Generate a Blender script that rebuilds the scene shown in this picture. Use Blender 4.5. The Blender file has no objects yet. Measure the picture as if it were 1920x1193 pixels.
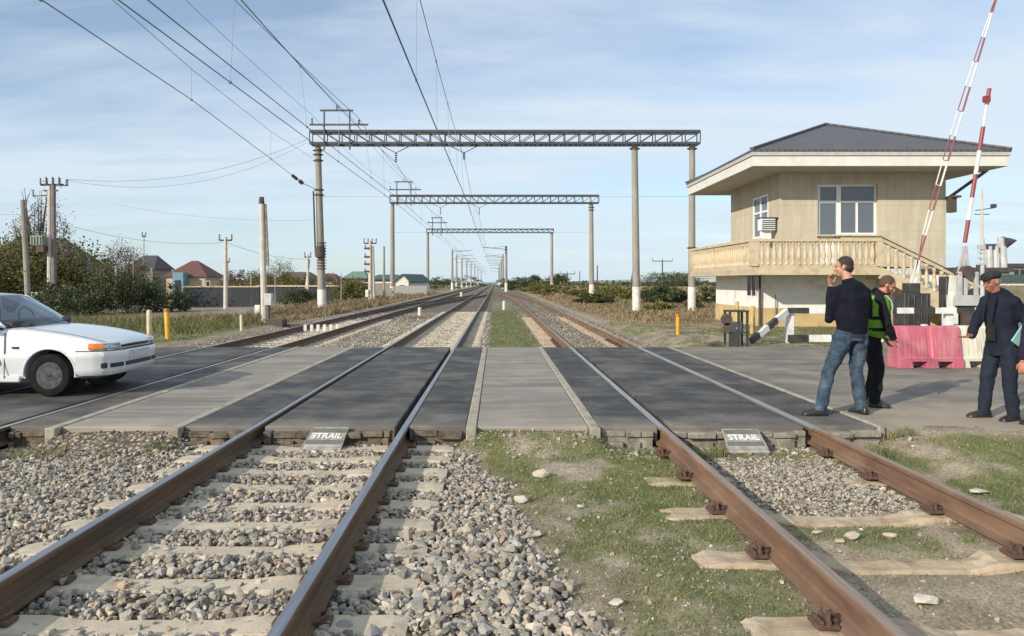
import bpy, bmesh, math, random
import numpy as np
from mathutils import Vector, Matrix, Quaternion
random.seed(7); RNG = np.random.default_rng(7)
S = bpy.context.scene
COL = S.collection
PI = math.pi
F = 1387.0; HX = 930.0; HY = 529.0; CZ = 1.53
# surveyed points: lens 26 mm, eye 1.53 m above the rail heads, rails run along +Y
def at(px, py, Y): return Vector(((px-HX)/F*Y, Y, CZ-(py-HY)/F*Y))
def xa(px, Y): return (px-HX)/F*Y
def za(py, Y): return CZ-(py-HY)/F*Y
ORG = {}
# ---------------------------------------------------------------- materials
def newmat(name):
    m = bpy.data.materials.new(name); m.use_nodes = True
    nt = m.node_tree; b = nt.nodes['Principled BSDF']
    return m, nt, b
def N(nt, t, **k):
    n = nt.nodes.new(t)
    for a, v in k.items(): setattr(n, a, v)
    return n
def rgba(c): return (c[0], c[1], c[2], 1.0)
def ramp(nt, stops, src):
    r = N(nt, 'ShaderNodeValToRGB'); e = r.color_ramp.elements
    while len(e) > 1: e.remove(e[-1])
    e[0].position = stops[0][0]; e[0].color = rgba(stops[0][1])
    for p, c in stops[1:]:
        x = e.new(p); x.color = rgba(c)
    nt.links.new(src, r.inputs[0]); return r
def noise(nt, vec, scale, detail=4, rough=.6):
    n = N(nt, 'ShaderNodeTexNoise'); n.inputs['Scale'].default_value = scale
    n.inputs['Detail'].default_value = detail; n.inputs['Roughness'].default_value = rough
    if vec is not None: nt.links.new(vec, n.inputs['Vector'])
    return n
def mixc(nt, f, a, b, bt='MIX'):
    m = N(nt, 'ShaderNodeMix', data_type='RGBA', blend_type=bt)
    if isinstance(f, (int, float)): m.inputs[0].default_value = f
    else: nt.links.new(f, m.inputs[0])
    for i, v in ((6, a), (7, b)):
        if isinstance(v, tuple): m.inputs[i].default_value = rgba(v)
        else: nt.links.new(v, m.inputs[i])
    return m.outputs[2]
def mth(nt, op, a, b=None, clamp=False):
    m = N(nt, 'ShaderNodeMath', operation=op); m.use_clamp = clamp
    for i, v in ((0, a), (1, b)):
        if v is None: continue
        if isinstance(v, (int, float)): m.inputs[i].default_value = v
        else: nt.links.new(v, m.inputs[i])
    return m.outputs[0]
def mapr(nt, v, a, b, c=0., d=1.):
    m = N(nt, 'ShaderNodeMapRange'); nt.links.new(v, m.inputs[0])
    m.inputs[1].default_value = a; m.inputs[2].default_value = b; m.inputs[3].default_value = c; m.inputs[4].default_value = d
    return m.outputs[0]
def bump(nt, b, h, strength=.3, dist=.02):
    n = N(nt, 'ShaderNodeBump'); n.inputs['Strength'].default_value = strength; n.inputs['Distance'].default_value = dist
    nt.links.new(h, n.inputs['Height']); nt.links.new(n.outputs[0], b.inputs['Normal']); return n
def geo(nt): return N(nt, 'ShaderNodeNewGeometry')
def scalev(nt, v, s):
    m = N(nt, 'ShaderNodeMapping'); m.inputs['Scale'].default_value = s; nt.links.new(v, m.inputs[0]); return m.outputs[0]
def pm(name, c, c2=None, scale=6, rough=.7, bmp=.0, metal=0., spec=.5, bscale=None, stretch=None, coat=0., lo=.35, hi=.65, bdist=.01, detail=5, c3=None, s3=1.5, t3=(.5, .7)):
    m, nt, b = newmat(name); g = geo(nt); pos = g.outputs['Position']
    if stretch: pos = scalev(nt, pos, stretch)
    c2 = c2 or tuple(x*.72 for x in c)
    n = noise(nt, pos, scale, detail)
    r = ramp(nt, [(lo, c), (hi, c2)], n.outputs[0]); col = r.outputs[0]
    if c3:
        n3 = noise(nt, pos, s3, 4); col = mixc(nt, mapr(nt, n3.outputs[0], t3[0], t3[1]), col, c3)
    nt.links.new(col, b.inputs['Base Color'])
    b.inputs['Roughness'].default_value = rough; b.inputs['Metallic'].default_value = metal
    b.inputs['Specular IOR Level'].default_value = spec
    if coat: b.inputs['Coat Weight'].default_value = coat; b.inputs['Coat Roughness'].default_value = .08
    if bmp:
        nb = noise(nt, pos, bscale or scale*4, 5); bump(nt, b, nb.outputs[0], bmp, bdist)
    return m
def islandmat(name, stops, rough=.8, bmp=0., bscale=60, spec=.3, trans=0.):
    m, nt, b = newmat(name); g = geo(nt)
    r = ramp(nt, stops, g.outputs['Random Per Island'])
    n = noise(nt, g.outputs['Position'], bscale, 4)
    col = mixc(nt, .6, r.outputs[0], ramp(nt, [(.3, (.55, .55, .55)), (.7, (1.2, 1.2, 1.2))], n.outputs[0]).outputs[0], 'MULTIPLY')
    nt.links.new(col, b.inputs['Base Color']); b.inputs['Roughness'].default_value = rough
    b.inputs['Specular IOR Level'].default_value = spec
    if bmp: bump(nt, b, n.outputs[0], bmp, .01)
    if trans:
        t = N(nt, 'ShaderNodeBsdfTranslucent'); nt.links.new(col, t.inputs[0])
        mx = N(nt, 'ShaderNodeMixShader'); mx.inputs[0].default_value = trans
        nt.links.new(b.outputs[0], mx.inputs[1]); nt.links.new(t.outputs[0], mx.inputs[2])
        nt.links.new(mx.outputs[0], nt.nodes['Material Output'].inputs[0])
    return m
# ---------------------------------------------------------------- mesh helpers
def tag(o, label=None, cat=None, group=None, kind=None):
    if label: o['label'] = label
    if cat: o['category'] = cat
    if group: o['group'] = group
    if kind: o['kind'] = kind
    return o
def link(o, parent=None):
    COL.objects.link(o)
    if parent is not None: o.parent = parent
    return o
def thing(name, loc, label, cat, group=None):
    o = bpy.data.objects.new(name, None); o.empty_display_size = .2
    o.location = loc; link(o); ORG[o.name] = Vector(loc)
    return tag(o, label, cat, group)
def org(parent): return ORG[parent.name]
def npmesh(name, V, Fc, mat, parent=None, loc=(0, 0, 0), smooth=False, matidx=None):
    V = np.asarray(V, dtype=np.float32); Fc = np.asarray(Fc, dtype=np.int32)
    me = bpy.data.meshes.new(name); k = Fc.shape[1]
    o_ = np.array(org(parent) if parent is not None else loc, dtype=np.float32)
    me.vertices.add(len(V)); me.vertices.foreach_set('co', (V-o_).ravel())
    me.loops.add(Fc.size); me.loops.foreach_set('vertex_index', Fc.ravel())
    me.polygons.add(len(Fc)); me.polygons.foreach_set('loop_start', np.arange(len(Fc), dtype=np.int32)*k)
    try: me.polygons.foreach_set('loop_total', np.full(len(Fc), k, dtype=np.int32))
    except Exception: pass
    me.polygons.foreach_set('use_smooth', np.full(len(Fc), smooth))
    me.update(calc_edges=True)
    if mat: me.materials.append(mat)
    o = bpy.data.objects.new(name, me); link(o, parent)
    if parent is None: o.location = loc
    ORG[o.name] = Vector(o_)
    return o
class MB:
    def __init__(s): s.v = []; s.f = []; s.mi = []; s.cur = 0
    def add(s, vs, fs):
        b = len(s.v); s.v += [Vector(v) for v in vs]
        for f in fs: s.f.append([b+i for i in f]); s.mi.append(s.cur)
        return s
    def box(s, c, d, rz=0., R=None):
        c = Vector(c); R = R or Matrix.Rotation(rz, 3, 'Z')
        vs = [c+R@Vector((x*d[0]/2, y*d[1]/2, z*d[2]/2)) for x in (-1, 1) for y in (-1, 1) for z in (-1, 1)]
        return s.add(vs, [(0, 1, 3, 2), (4, 6, 7, 5), (0, 4, 5, 1), (2, 3, 7, 6), (0, 2, 6, 4), (1, 5, 7, 3)])
    def bb(s, x0, x1, y0, y1, z0, z1): return s.box(((x0+x1)/2, (y0+y1)/2, (z0+z1)/2), (x1-x0, y1-y0, z1-z0))
    def beam(s, p, q, w, h=None, up=(0, 0, 1)):
        p = Vector(p); q = Vector(q); d = q-p; L = d.length
        if L < 1e-6: return s
        d.normalize(); u = Vector(up)
        if abs(d.dot(u)) > .98: u = Vector((0, 1, 0))
        x = d.cross(u).normalized(); z = x.cross(d)
        R = Matrix((x, d, z)).transposed()
        return s.box((p+q)/2, (w, L, h or w), R=R)
    def tube(s, pts, r, n=8, cap=True, sq=1.0, ref=None):
        pts = [Vector(p) for p in pts]
        rr = r if isinstance(r, (list, tuple)) else [r]*len(pts)
        b = len(s.v); px = None
        for i, p in enumerate(pts):
            d = (pts[min(i+1, len(pts)-1)]-pts[max(i-1, 0)]).normalized()
            if px is None:
                u = Vector(ref) if ref else (Vector((0, 0, 1)) if abs(d.z) < .9 else Vector((0, 1, 0)))
                x = d.cross(u).normalized()
            else:
                x = (px-d*px.dot(d)).normalized()
            px = x; y = d.cross(x)
            ri = rr[i]; ra, rb = ri if isinstance(ri, tuple) else (ri, ri*sq)
            for k in range(n):
                a = 2*PI*(k+.5)/n
                s.v.append(p+x*(ra*math.cos(a))+y*(rb*math.sin(a)))
        for i in range(len(pts)-1):
            for k in range(n):
                k2 = (k+1) % n
                s.f.append([b+i*n+k, b+i*n+k2, b+(i+1)*n+k2, b+(i+1)*n+k]); s.mi.append(s.cur)
        if cap:
            s.f.append([b+k for k in range(n)][::-1]); s.mi.append(s.cur)
            s.f.append([b+(len(pts)-1)*n+k for k in range(n)]); s.mi.append(s.cur)
        return s
    def lathe(s, c, prof, n=12, axis='Z', cap=True):
        c = Vector(c); b = len(s.v)
        for (r, z) in prof:
            for k in range(n):
                a = 2*PI*k/n; p = (r*math.cos(a), r*math.sin(a), z)
                if axis == 'Y': p = (p[0], p[2], p[1])
                if axis == 'X': p = (p[2], p[0], p[1])
                s.v.append(c+Vector(p))
        for i in range(len(prof)-1):
            for k in range(n):
                k2 = (k+1) % n
                s.f.append([b+i*n+k, b+i*n+k2, b+(i+1)*n+k2, b+(i+1)*n+k]); s.mi.append(s.cur)
        if cap:
            s.f.append([b+k for k in range(n)][::-1]); s.mi.append(s.cur)
            s.f.append([b+(len(prof)-1)*n+k for k in range(n)]); s.mi.append(s.cur)
        return s
    def ell(s, c, r, R=None, nu=12, nv=8):
        c = Vector(c); b = len(s.v); R = R or Matrix.Identity(3)
        s.v.append(c+R@Vector((0, 0, r[2]))); 
        for i in range(1, nv):
            t = PI*i/nv
            for k in range(nu):
                a = 2*PI*k/nu
                s.v.append(c+R@Vector((r[0]*math.sin(t)*math.cos(a), r[1]*math.sin(t)*math.sin(a), r[2]*math.cos(t))))
        s.v.append(c+R@Vector((0, 0, -r[2]))); e = len(s.v)-1
        for k in range(nu):
            k2 = (k+1) % nu
            s.f.append([b, b+1+k, b+1+k2]); s.mi.append(s.cur)
            s.f.append([e, e-nu+k2, e-nu+k]); s.mi.append(s.cur)
            for i in range(nv-2):
                s.f.append([b+1+i*nu+k, b+1+(i+1)*nu+k, b+1+(i+1)*nu+k2, b+1+i*nu+k2]); s.mi.append(s.cur)
        return s
    def prism(s, poly, vec):
        n = len(poly); a = [Vector(p) for p in poly]; v = Vector(vec)
        return s.add(a+[p+v for p in a], [tuple(range(n))[::-1], tuple(range(n, 2*n))]+[(i, (i+1) % n, n+(i+1) % n, n+i) for i in range(n)])
    def loft(s, rings, cap=True):
        b = len(s.v); n = len(rings[0])
        for r in rings: s.v += [Vector(p) for p in r]
        for i in range(len(rings)-1):
            for k in range(n):
                k2 = (k+1) % n
                s.f.append([b+i*n+k, b+i*n+k2, b+(i+1)*n+k2, b+(i+1)*n+k]); s.mi.append(s.cur)
        if cap:
            s.f.append([b+k for k in range(n)][::-1]); s.mi.append(s.cur)
            s.f.append([b+(len(rings)-1)*n+k for k in range(n)]); s.mi.append(s.cur)
        return s
    def build(s, name, mat, parent=None, loc=(0, 0, 0), smooth=False, bevel=0., fix=False, angle=35):
        o_ = org(parent) if parent is not None else Vector(loc)
        me = bpy.data.meshes.new(name)
        me.from_pydata([tuple(v-o_) for v in s.v], [], s.f)
        mats = mat if isinstance(mat, (list, tuple)) else [mat]
        for m in mats: me.materials.append(m)
        if len(mats) > 1: me.polygons.foreach_set('material_index', s.mi)
        bm = bmesh.new(); bm.from_mesh(me); bmesh.ops.recalc_face_normals(bm, faces=bm.faces); bm.to_mesh(me); bm.free()
        if smooth or bevel:
            me.polygons.foreach_set('use_smooth', [True]*len(me.polygons)); me.set_sharp_from_angle(angle=math.radians(angle))
        o = bpy.data.objects.new(name, me); link(o, parent)
        if parent is None: o.location = o_
        ORG[o.name] = o_.copy()
        if bevel:
            md = o.modifiers.new('bevel', 'BEVEL'); md.width = bevel; md.segments = 2; md.limit_method = 'ANGLE'
        return o
def copy_tree(o, parent=None):
    c = o.copy(); COL.objects.link(c); c.parent = parent
    for ch in list(o.children): copy_tree(ch, c)
    return c
# ---------------------------------------------------------------- render / camera / light
S.render.engine = 'CYCLES'; S.render.resolution_x = 1024; S.render.resolution_y = 636
S.view_settings.view_transform = 'Standard'; S.view_settings.look = 'None'; S.view_settings.exposure = 0
cam = bpy.data.cameras.new('camera'); co = bpy.data.objects.new('camera', cam); COL.objects.link(co)
cam.sensor_width = 36; cam.lens = F/1920*36; cam.clip_end = 9000; cam.clip_start = .05
cam.shift_x = (960-HX)/1920; cam.shift_y = -(596.5-HY)/1920
co.location = (0, 0, CZ); co.rotation_euler = (PI/2, 0, 0); S.camera = co
EL = math.radians(24); AZ = math.radians(226)
w = bpy.data.worlds.new('World'); S.world = w; w.use_nodes = True; nt = w.node_tree
bg = nt.nodes['Background']; sky = N(nt, 'ShaderNodeTexSky'); sky.sky_type = 'NISHITA'; sky.sun_disc = False
sky.sun_elevation = EL; sky.sun_rotation = AZ; sky.air_density = 1.0; sky.dust_density = .5; sky.ozone_density = 1.6; sky.altitude = 50
tc = N(nt, 'ShaderNodeTexCoord'); sp = N(nt, 'ShaderNodeSeparateXYZ'); nt.links.new(tc.outputs['Generated'], sp.inputs[0])
zc = mth(nt, 'ADD', mth(nt, 'MAXIMUM', sp.outputs[2], 0.), .12)
cx = mth(nt, 'DIVIDE', sp.outputs[0], zc); cy = mth(nt, 'DIVIDE', sp.outputs[1], zc)
cb = N(nt, 'ShaderNodeCombineXYZ'); nt.links.new(cx, cb.inputs[0]); nt.links.new(cy, cb.inputs[1])
mp = N(nt, 'ShaderNodeMapping'); mp.inputs['Scale'].default_value = (.34, .8, 1); mp.inputs['Rotation'].default_value = (0, 0, .22); mp.inputs['Location'].default_value = (3.1, 1.7, 0)
nt.links.new(cb.outputs[0], mp.inputs[0])
n1 = noise(nt, mp.outputs[0], 1.1, 9, .56); n1.inputs['Distortion'].default_value = .5
n2 = noise(nt, mp.outputs[0], 4.2, 8, .6); n2.inputs['Distortion'].default_value = .4
cm = mth(nt, 'ADD', mth(nt, 'MULTIPLY', n1.outputs[0], .75), mth(nt, 'MULTIPLY', n2.outputs[0], .25))
cmask = mapr(nt, cm, .36, .57, .22, .92)
tint = mixc(nt, 1.0, sky.outputs[0], (1.14, 1.24, 1.33), 'MULTIPLY')
cl = mixc(nt, cmask, tint, (6.4, 7.3, 8.2))
hz = mapr(nt, sp.outputs[2], 0., .12, .55, 0.)
cl = mixc(nt, hz, cl, (5.2, 6.7, 7.9))
nt.links.new(cl, bg.inputs[0]); bg.inputs[1].default_value = .115
sl = bpy.data.lights.new('sun', 'SUN'); sl.energy = 4.8; sl.angle = math.radians(.55); sl.color = (1, .91, .77)
so = bpy.data.objects.new('sun', sl); COL.objects.link(so)
dsun = Vector((-math.sin(AZ)*math.cos(EL), -math.cos(AZ)*math.cos(EL), -math.sin(EL)))
so.rotation_euler = dsun.to_track_quat('-Z', 'Y').to_euler(); so.location = (-20, -20, 20)
# ================================================================ GROUND
RX0, RX1 = 7.86, 17.42        # the road's near and far edges (Y)
RAILS = {'a': (-2.56, -.965), 'b': (1.76, 3.37), 'c': (-6.82, -5.21)}
def sm(x, a, b):
    t = np.clip((x-a)/(b-a), 0, 1); return t*t*(3-2*t)
def vnoise(X, Y, sc, seed=0):
    x = np.asarray(X, float)*sc+seed*17.3; y = np.asarray(Y, float)*sc+seed*9.1
    xi = np.floor(x); yi = np.floor(y); fx = x-xi; fy = y-yi; fx = fx*fx*(3-2*fx); fy = fy*fy*(3-2*fy)
    def h(a, b):
        v = np.sin(a*127.1+b*311.7+seed*74.7)*43758.5453; return v-np.floor(v)
    return (h(xi, yi)*(1-fx)+h(xi+1, yi)*fx)*(1-fy)+(h(xi, yi+1)*(1-fx)+h(xi+1, yi+1)*fx)*fy
def fbm(X, Y, sc, seed=0, o=4):
    s = 0; a = .5; t = 0
    for i in range(o): s = s+a*vnoise(X, Y, sc*2**i, seed+i); t += a; a *= .5
    return s/t
def gz(X, Y):
    X = np.asarray(X, float); Y = np.asarray(Y, float)
    z = -.215+.02*(fbm(X, Y, 2.2, 3)-.5)
    near = Y < 12
    # near side: ballast heaped right of the left track, falls to the soil
    bal = sm(-X, -.9, .3)*near
    z = z+.025*bal*(fbm(X, Y, 1.3, 5)-.3)
    tb_ = near & (X > .7) & (X < 1.72)
    z = np.where(tb_, z+.045*(fbm(X, Y, 3.1, 77)-.45), z)
    dp = sm(X, 1.85, 2.2)*(1-sm(X, 2.95, 3.3))*near
    z = z-.042*dp*np.clip(np.exp(-((Y-5.5)/.2)**2)+np.exp(-((Y-4.62)/.22)**2)+.6*np.exp(-((Y-3.68)/.2)**2), 0, 1)-.008*dp*(Y < 5.9)
    z = np.where(near, z-.05*sm(-X, 3.2, 6.5), z)
    r = sm(X, 3.75, 4.6)*sm(Y, 5.6, 7.5)*near
    z = z*(1-r)+(-.006+.030*(fbm(X, Y, 1.7, 8)-.5))*r
    # earthy ramps in front of the concrete strips
    for a, b in ((-4.75, -3.25), (-.35, 1.15)):
        k = sm(X, a-.1, a+.15)*(1-sm(X, b-.15, b+.1))*sm(Y, 7.25, 7.86)*near
        z = z+k*.165
    under = (Y > RX0+.02) & (Y < RX1-.02)
    z = np.where(under, -.30, z)
    far = Y >= RX1-.02
    rr = sm(X, 4.2, 5.0)*far
    z = z*(1-rr)+(-.03-.16*sm(Y, 26, 44)+.05*(fbm(X, Y, .8, 4)-.5))*rr
    ll = sm(-X, 7.9, 8.6)*far
    z = z*(1-ll)+(-.10-.12*sm(Y, 24, 44)+.06*(fbm(X, Y, .8, 6)-.5))*ll
    z = np.where((Y < RX0) & (X < -7.5), z-.0, z)
    d = sm(Y, 150, 500); z = z*(1-d)-.3*d
    # low hill far to the right
    hd = sm(X, 200, 900)*sm(Y, 500, 1100); z = z+hd*26*fbm(X, Y, .004, 2)
    return z
def edgex(Y):   # right edge of the loose ballast, near side
    return np.interp(Y, [2., 3.6, 4.5, 5.5, 6.4, 7.2, 7.9], [.75, .50, .30, .16, .02, -.25, -.45])
def zones(X, Y):
    """grass, gravel, brown, path  (0..1)"""
    X = np.asarray(X, float); Y = np.asarray(Y, float)
    n = fbm(X, Y, 1.1, 11); n2 = fbm(X, Y, 3.5, 21); n3 = fbm(X, Y, .35, 31)
    near = Y < 12; far = ~near
    gr = np.zeros_like(X); gv = np.zeros_like(X); br = np.zeros_like(X); pa = np.zeros_like(X)
    ex = edgex(Y)+.35*(n2-.5)
    gvn = 1-sm(X, ex-.12, ex+.12)
    inb = sm(X, 1.75, 1.95)*(1-sm(X, 3.2, 3.4))
    gvn = np.maximum(gvn, inb*sm(Y+.6*(n2-.5), 5.3, 5.7)*(1-sm(Y, 7.0, 7.5))*.9)
    gv = np.where(near, gvn, gv)
    g = sm(n*.5+n2*.5, .31, .48)
    mid = sm(X, ex, ex+.25)*(1-sm(X, 1.55, 1.8))
    right = sm(X, 3.45, 3.7)*(1-sm(Y+.5*(n-.5), 7.2, 7.6)*sm(X, 3.7, 4.1))
    right = right*(1-sm(X-4.3, 0, 2.2)*.55)
    inner = inb*(1-gvn)*(.15+.85*sm(Y, 4.55, 5.0))*sm(n2, .3, .55)
    wet = .82+.25*sm(Y, 4.6, 6.6)
    gr = np.where(near, np.clip(g*wet*(mid+right*.95+inner*.8)+mid*sm(Y, 6.2, 6.8)*.75*sm(n, .3, .5), 0, 1), gr)
    # far side
    gvf = sm(X, -5.3, -5.1)*(1-sm(X, -.35+.3*(n2-.5), -.1))
    gvf = np.maximum(gvf, sm(X, -6.95, -6.75)*(1-sm(X, -5.3, -5.1)))
    gvf = np.maximum(gvf, sm(X, -8.4+(n2-.5)*.5, -7.9)*(1-sm(X, -6.9, -6.7))*.9)
    gvf = np.maximum(gvf, sm(X, 1.0+.3*(n2-.5), 1.25)*(1-sm(X, 4.0, 4.5))*(.45+.5*sm(n2, .4, .6)))
    gvf = np.maximum(gvf, (1-sm(Y, 17.6, 18.3))*(1-sm(X, 4.2, 4.6))*sm(X, -9, -8.4))
    gvf = np.maximum(gvf, sm(Y, 40, 75)*sm(X, -8.2, -7.8)*(1-sm(X, 3.9, 4.4))*.95)
    gv = np.where(far, gvf, gv)
    strip = sm(X, -.35, -.1)*(1-sm(X, 1.1, 1.4))*(1-sm(Y, 44, 62))*(.75+.5*n2)
    rg = sm(X, 4.1, 4.6)*(1-sm(Y+10*(n3-.5), 27, 36))*sm(n*.5+n2*.5, .36, .58)
    lg = (1-sm(X, -8.9, -8.3))*(1-sm(Y+6*(n3-.5), 27, 36))*(.55+.6*n2)
    pch = gvf*sm(n3*.5+n*.5, .56, .64)*sm(X, -5.0, -4.6)*(1-sm(X, -2.9, -2.7))*.6
    grf = np.clip(strip+rg*.85+lg+pch+inb*.35*sm(n2, .4, .6), 0, 1)
    gr = np.where(far, grf, gr)
    brf = np.clip((sm(X, 4.4, 5.4)*sm(Y+10*(n3-.5), 26, 34)+(1-sm(X, -8.9, -8.3))*sm(Y+6*(n3-.5), 27, 36))*(.35+.9*n), 0, 1)
    br = np.where(far, brf, br)
    pth = sm(X, -16.5, -15.5)*(1-sm(X+.6*(n-.5)+sm(Y, 32, 50)*1., -12.6, -11.8))*sm(Y, 30, 33)*(1-sm(Y, 110, 140))
    pth2 = (1-sm(X, -12, -10))*sm(Y, 44, 46)*(1-sm(Y, 49, 51))*.8
    pa = np.where(far, np.maximum(pth, pth2), 0.)
    br = br*(1-pa); gr = gr*(1-pa)
    return gr, gv, br, pa
def grow(a, step, k, end):
    out = [a]
    while abs(out[-1]) < abs(end):
        out.append(out[-1]+step); step *= k
    return out[1:]
xs = np.concatenate([np.array(grow(-9, -.3, 1.09, -3500))[::-1], np.arange(-9, 9.001, .06), np.array(grow(9, .3, 1.09, 3500))])
ys = np.concatenate([np.array(grow(2.4, -.4, 1.5, -60))[::-1], np.arange(2.4, 7.861, .06), [7.9, 9.5, 12, 15, 17.38], np.arange(17.45, 34, .2), np.array(grow(34, .3, 1.045, 5000))])
GX, GY = np.meshgrid(xs, ys); GZ = gz(GX, GY)
nx, ny = len(xs), len(ys)
idx = np.arange(nx*ny).reshape(ny, nx)
Fc = np.stack([idx[:-1, :-1], idx[:-1, 1:], idx[1:, 1:], idx[1:, :-1]], -1).reshape(-1, 4)
zg, zv, zb, zp = zones(GX, GY)
def zone_attr(me, arrs):
    for nme, a in arrs:
        at_ = me.attributes.new(nme, 'FLOAT', 'POINT'); at_.data.foreach_set('value', a.astype(np.float32).ravel())
m, nt, b = newmat('ground soil'); g = geo(nt); P = g.outputs['Position']
def attr(nme):
    a = N(nt, 'ShaderNodeAttribute'); a.attribute_name = nme; return a.outputs['Fac']
ns = noise(nt, P, 3.0, 8, .7); nf = noise(nt, P, 45, 5, .7); nl = noise(nt, P, .25, 5)
soil = ramp(nt, [(.28, (.20, .155, .11)), (.5, (.34, .28, .205)), (.72, (.46, .39, .30))], ns.outputs[0]).outputs[0]
soil = mixc(nt, .8, soil, ramp(nt, [(.34, (.45, .43, .4)), (.62, (1.3, 1.3, 1.3))], nf.outputs[0]).outputs[0], 'MULTIPLY')
v2 = N(nt, 'ShaderNodeTexVoronoi'); v2.inputs['Scale'].default_value = 55; nt.links.new(P, v2.inputs['Vector']); v2s = N(nt, 'ShaderNodeSeparateColor'); nt.links.new(v2.outputs['Color'], v2s.inputs[0])
peb = mth(nt, 'MULTIPLY', mth(nt, 'GREATER_THAN', v2s.outputs[0], .62), mth(nt, 'LESS_THAN', v2.outputs['Distance'], mth(nt, 'MULTIPLY', v2s.outputs[1], .45)))
soil = mixc(nt, mth(nt, 'MULTIPLY', peb, .8), soil, ramp(nt, [(0, (.22, .18, .14)), (.6, (.48, .42, .34)), (1, (.62, .57, .48))], v2s.outputs[2]).outputs[0])
grs = ramp(nt, [(.25, (.09, .105, .04)), (.5, (.165, .18, .075)), (.75, (.30, .265, .15))], ns.outputs[0]).outputs[0]
grs = mixc(nt, .6, grs, ramp(nt, [(.3, (.5, .5, .5)), (.65, (1.25, 1.25, 1.25))], nf.outputs[0]).outputs[0], 'MULTIPLY')
vo = N(nt, 'ShaderNodeTexVoronoi'); vo.inputs['Scale'].default_value = 19; nt.links.new(P, vo.inputs['Vector'])
vs_ = N(nt, 'ShaderNodeSeparateColor'); nt.links.new(vo.outputs['Color'], vs_.inputs[0])
gvl = ramp(nt, [(0, (.16, .14, .12)), (.35, (.30, .265, .22)), (.7, (.40, .36, .30)), (1, (.54, .50, .43))], vs_.outputs[0]).outputs[0]
gvl = mixc(nt, 1., gvl, ramp(nt, [(.15, (1.1, 1.05, 1)), (.6, (.34, .31, .27))], vo.outputs['Distance']).outputs[0], 'MULTIPLY')
brn = ramp(nt, [(.25, (.17, .105, .06)), (.5, (.27, .18, .105)), (.75, (.36, .28, .18))], ns.outputs[0]).outputs[0]
brn = mixc(nt, mapr(nt, nl.outputs[0], .5, .62), brn, (.16, .15, .07))
col = mixc(nt, attr('brown'), soil, brn)
col = mixc(nt, attr('grass'), col, grs)
col = mixc(nt, attr('gravel'), col, gvl)
col = mixc(nt, attr('path'), col, ramp(nt, [(.3, (.22, .20, .17)), (.7, (.33, .31, .27))], ns.outputs[0]).outputs[0])
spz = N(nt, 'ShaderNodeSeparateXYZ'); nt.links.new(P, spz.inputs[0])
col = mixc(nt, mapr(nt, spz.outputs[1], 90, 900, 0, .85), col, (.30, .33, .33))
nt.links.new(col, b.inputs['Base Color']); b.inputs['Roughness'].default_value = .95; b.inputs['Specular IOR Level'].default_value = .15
hgt = mth(nt, 'ADD', mth(nt, 'MULTIPLY', nf.outputs[0], .5), mth(nt, 'MULTIPLY', mth(nt, 'SUBTRACT', 1., vo.outputs['Distance']), mth(nt, 'MULTIPLY', attr('gravel'), 1.6)))
bump(nt, b, hgt, .8, .03)
MGROUND = m
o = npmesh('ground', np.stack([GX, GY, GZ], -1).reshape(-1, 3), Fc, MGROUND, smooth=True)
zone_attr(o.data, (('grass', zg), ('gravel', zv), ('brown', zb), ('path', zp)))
tag(o, kind='structure')
# ---------------------------------------------------------------- stones, grass
from itertools import product
def hullstone(seed, npt=13, flat=.7):
    r = np.random.default_rng(seed); bm = bmesh.new()
    p = r.normal(size=(npt, 3)); p /= np.linalg.norm(p, axis=1)[:, None]; p *= r.uniform(.8, 1.1, (npt, 1)); p *= np.array([1, r.uniform(.6, .95), flat*r.uniform(.75, 1.1)])
    for q in p: bm.verts.new(q)
    res = bmesh.ops.convex_hull(bm, input=bm.verts)
    bmesh.ops.delete(bm, geom=[v for v in bm.verts if not v.link_faces], context='VERTS')
    bmesh.ops.triangulate(bm, faces=bm.faces); bm.verts.index_update(); bmesh.ops.recalc_face_normals(bm, faces=bm.faces)
    V = np.array([v.co[:] for v in bm.verts]); Fs = np.array([[v.index for v in f.verts] for f in bm.faces]); bm.free()
    return V, Fs
def rotm(r, n):
    q = r.normal(size=(n, 4)); q /= np.linalg.norm(q, axis=1)[:, None]; w_, x, y, z = q.T
    return np.stack([np.stack([1-2*(y*y+z*z), 2*(x*y-z*w_), 2*(x*z+y*w_)], -1), np.stack([2*(x*y+z*w_), 1-2*(x*x+z*z), 2*(y*z-x*w_)], -1), np.stack([2*(x*z-y*w_), 2*(y*z+x*w_), 1-2*(x*x+y*y)], -1)], 1)
def scatter_stones(name, pts, sizes, mat, seed=1, npt=13, **kw):
    r = np.random.default_rng(seed); VS, FS = [], []; off = 0
    vid = r.integers(0, 10, len(pts))
    for k in range(10):
        V, Fs = hullstone(100+k+seed*50, npt); sel = np.where(vid == k)[0]
        if not len(sel): continue
        R = rotm(r, len(sel))
        # keep them lying rather than standing
        W = np.einsum('nij,vj->nvi', R, V)*sizes[sel][:, None, None]*.5
        W[..., 2] *= .85
        W += pts[sel][:, None, :]
        nv = len(V); VS.append(W.reshape(-1, 3)); FS.append((Fs[None]+(np.arange(len(sel))*nv)[:, None, None]+off).reshape(-1, 3)); off += nv*len(sel)
    return npmesh(name, np.concatenate(VS), np.concatenate(FS), mat, **kw)
MSTONE = islandmat('ballast stone', [(0, (.18, .165, .145)), (.25, (.31, .275, .225)), (.5, (.46, .40, .315)), (.68, (.38, .355, .32)), (.8, (.27, .265, .25)), (.9, (.60, .54, .44)), (.96, (.37, .25, .16)), (1, (.64, .57, .44))], rough=.85, bmp=.4, bscale=90)
r = np.random.default_rng(5)
def samp(n, x0, x1, y0, y1): return r.uniform(x0, x1, n), r.uniform(y0, y1, n)
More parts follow.
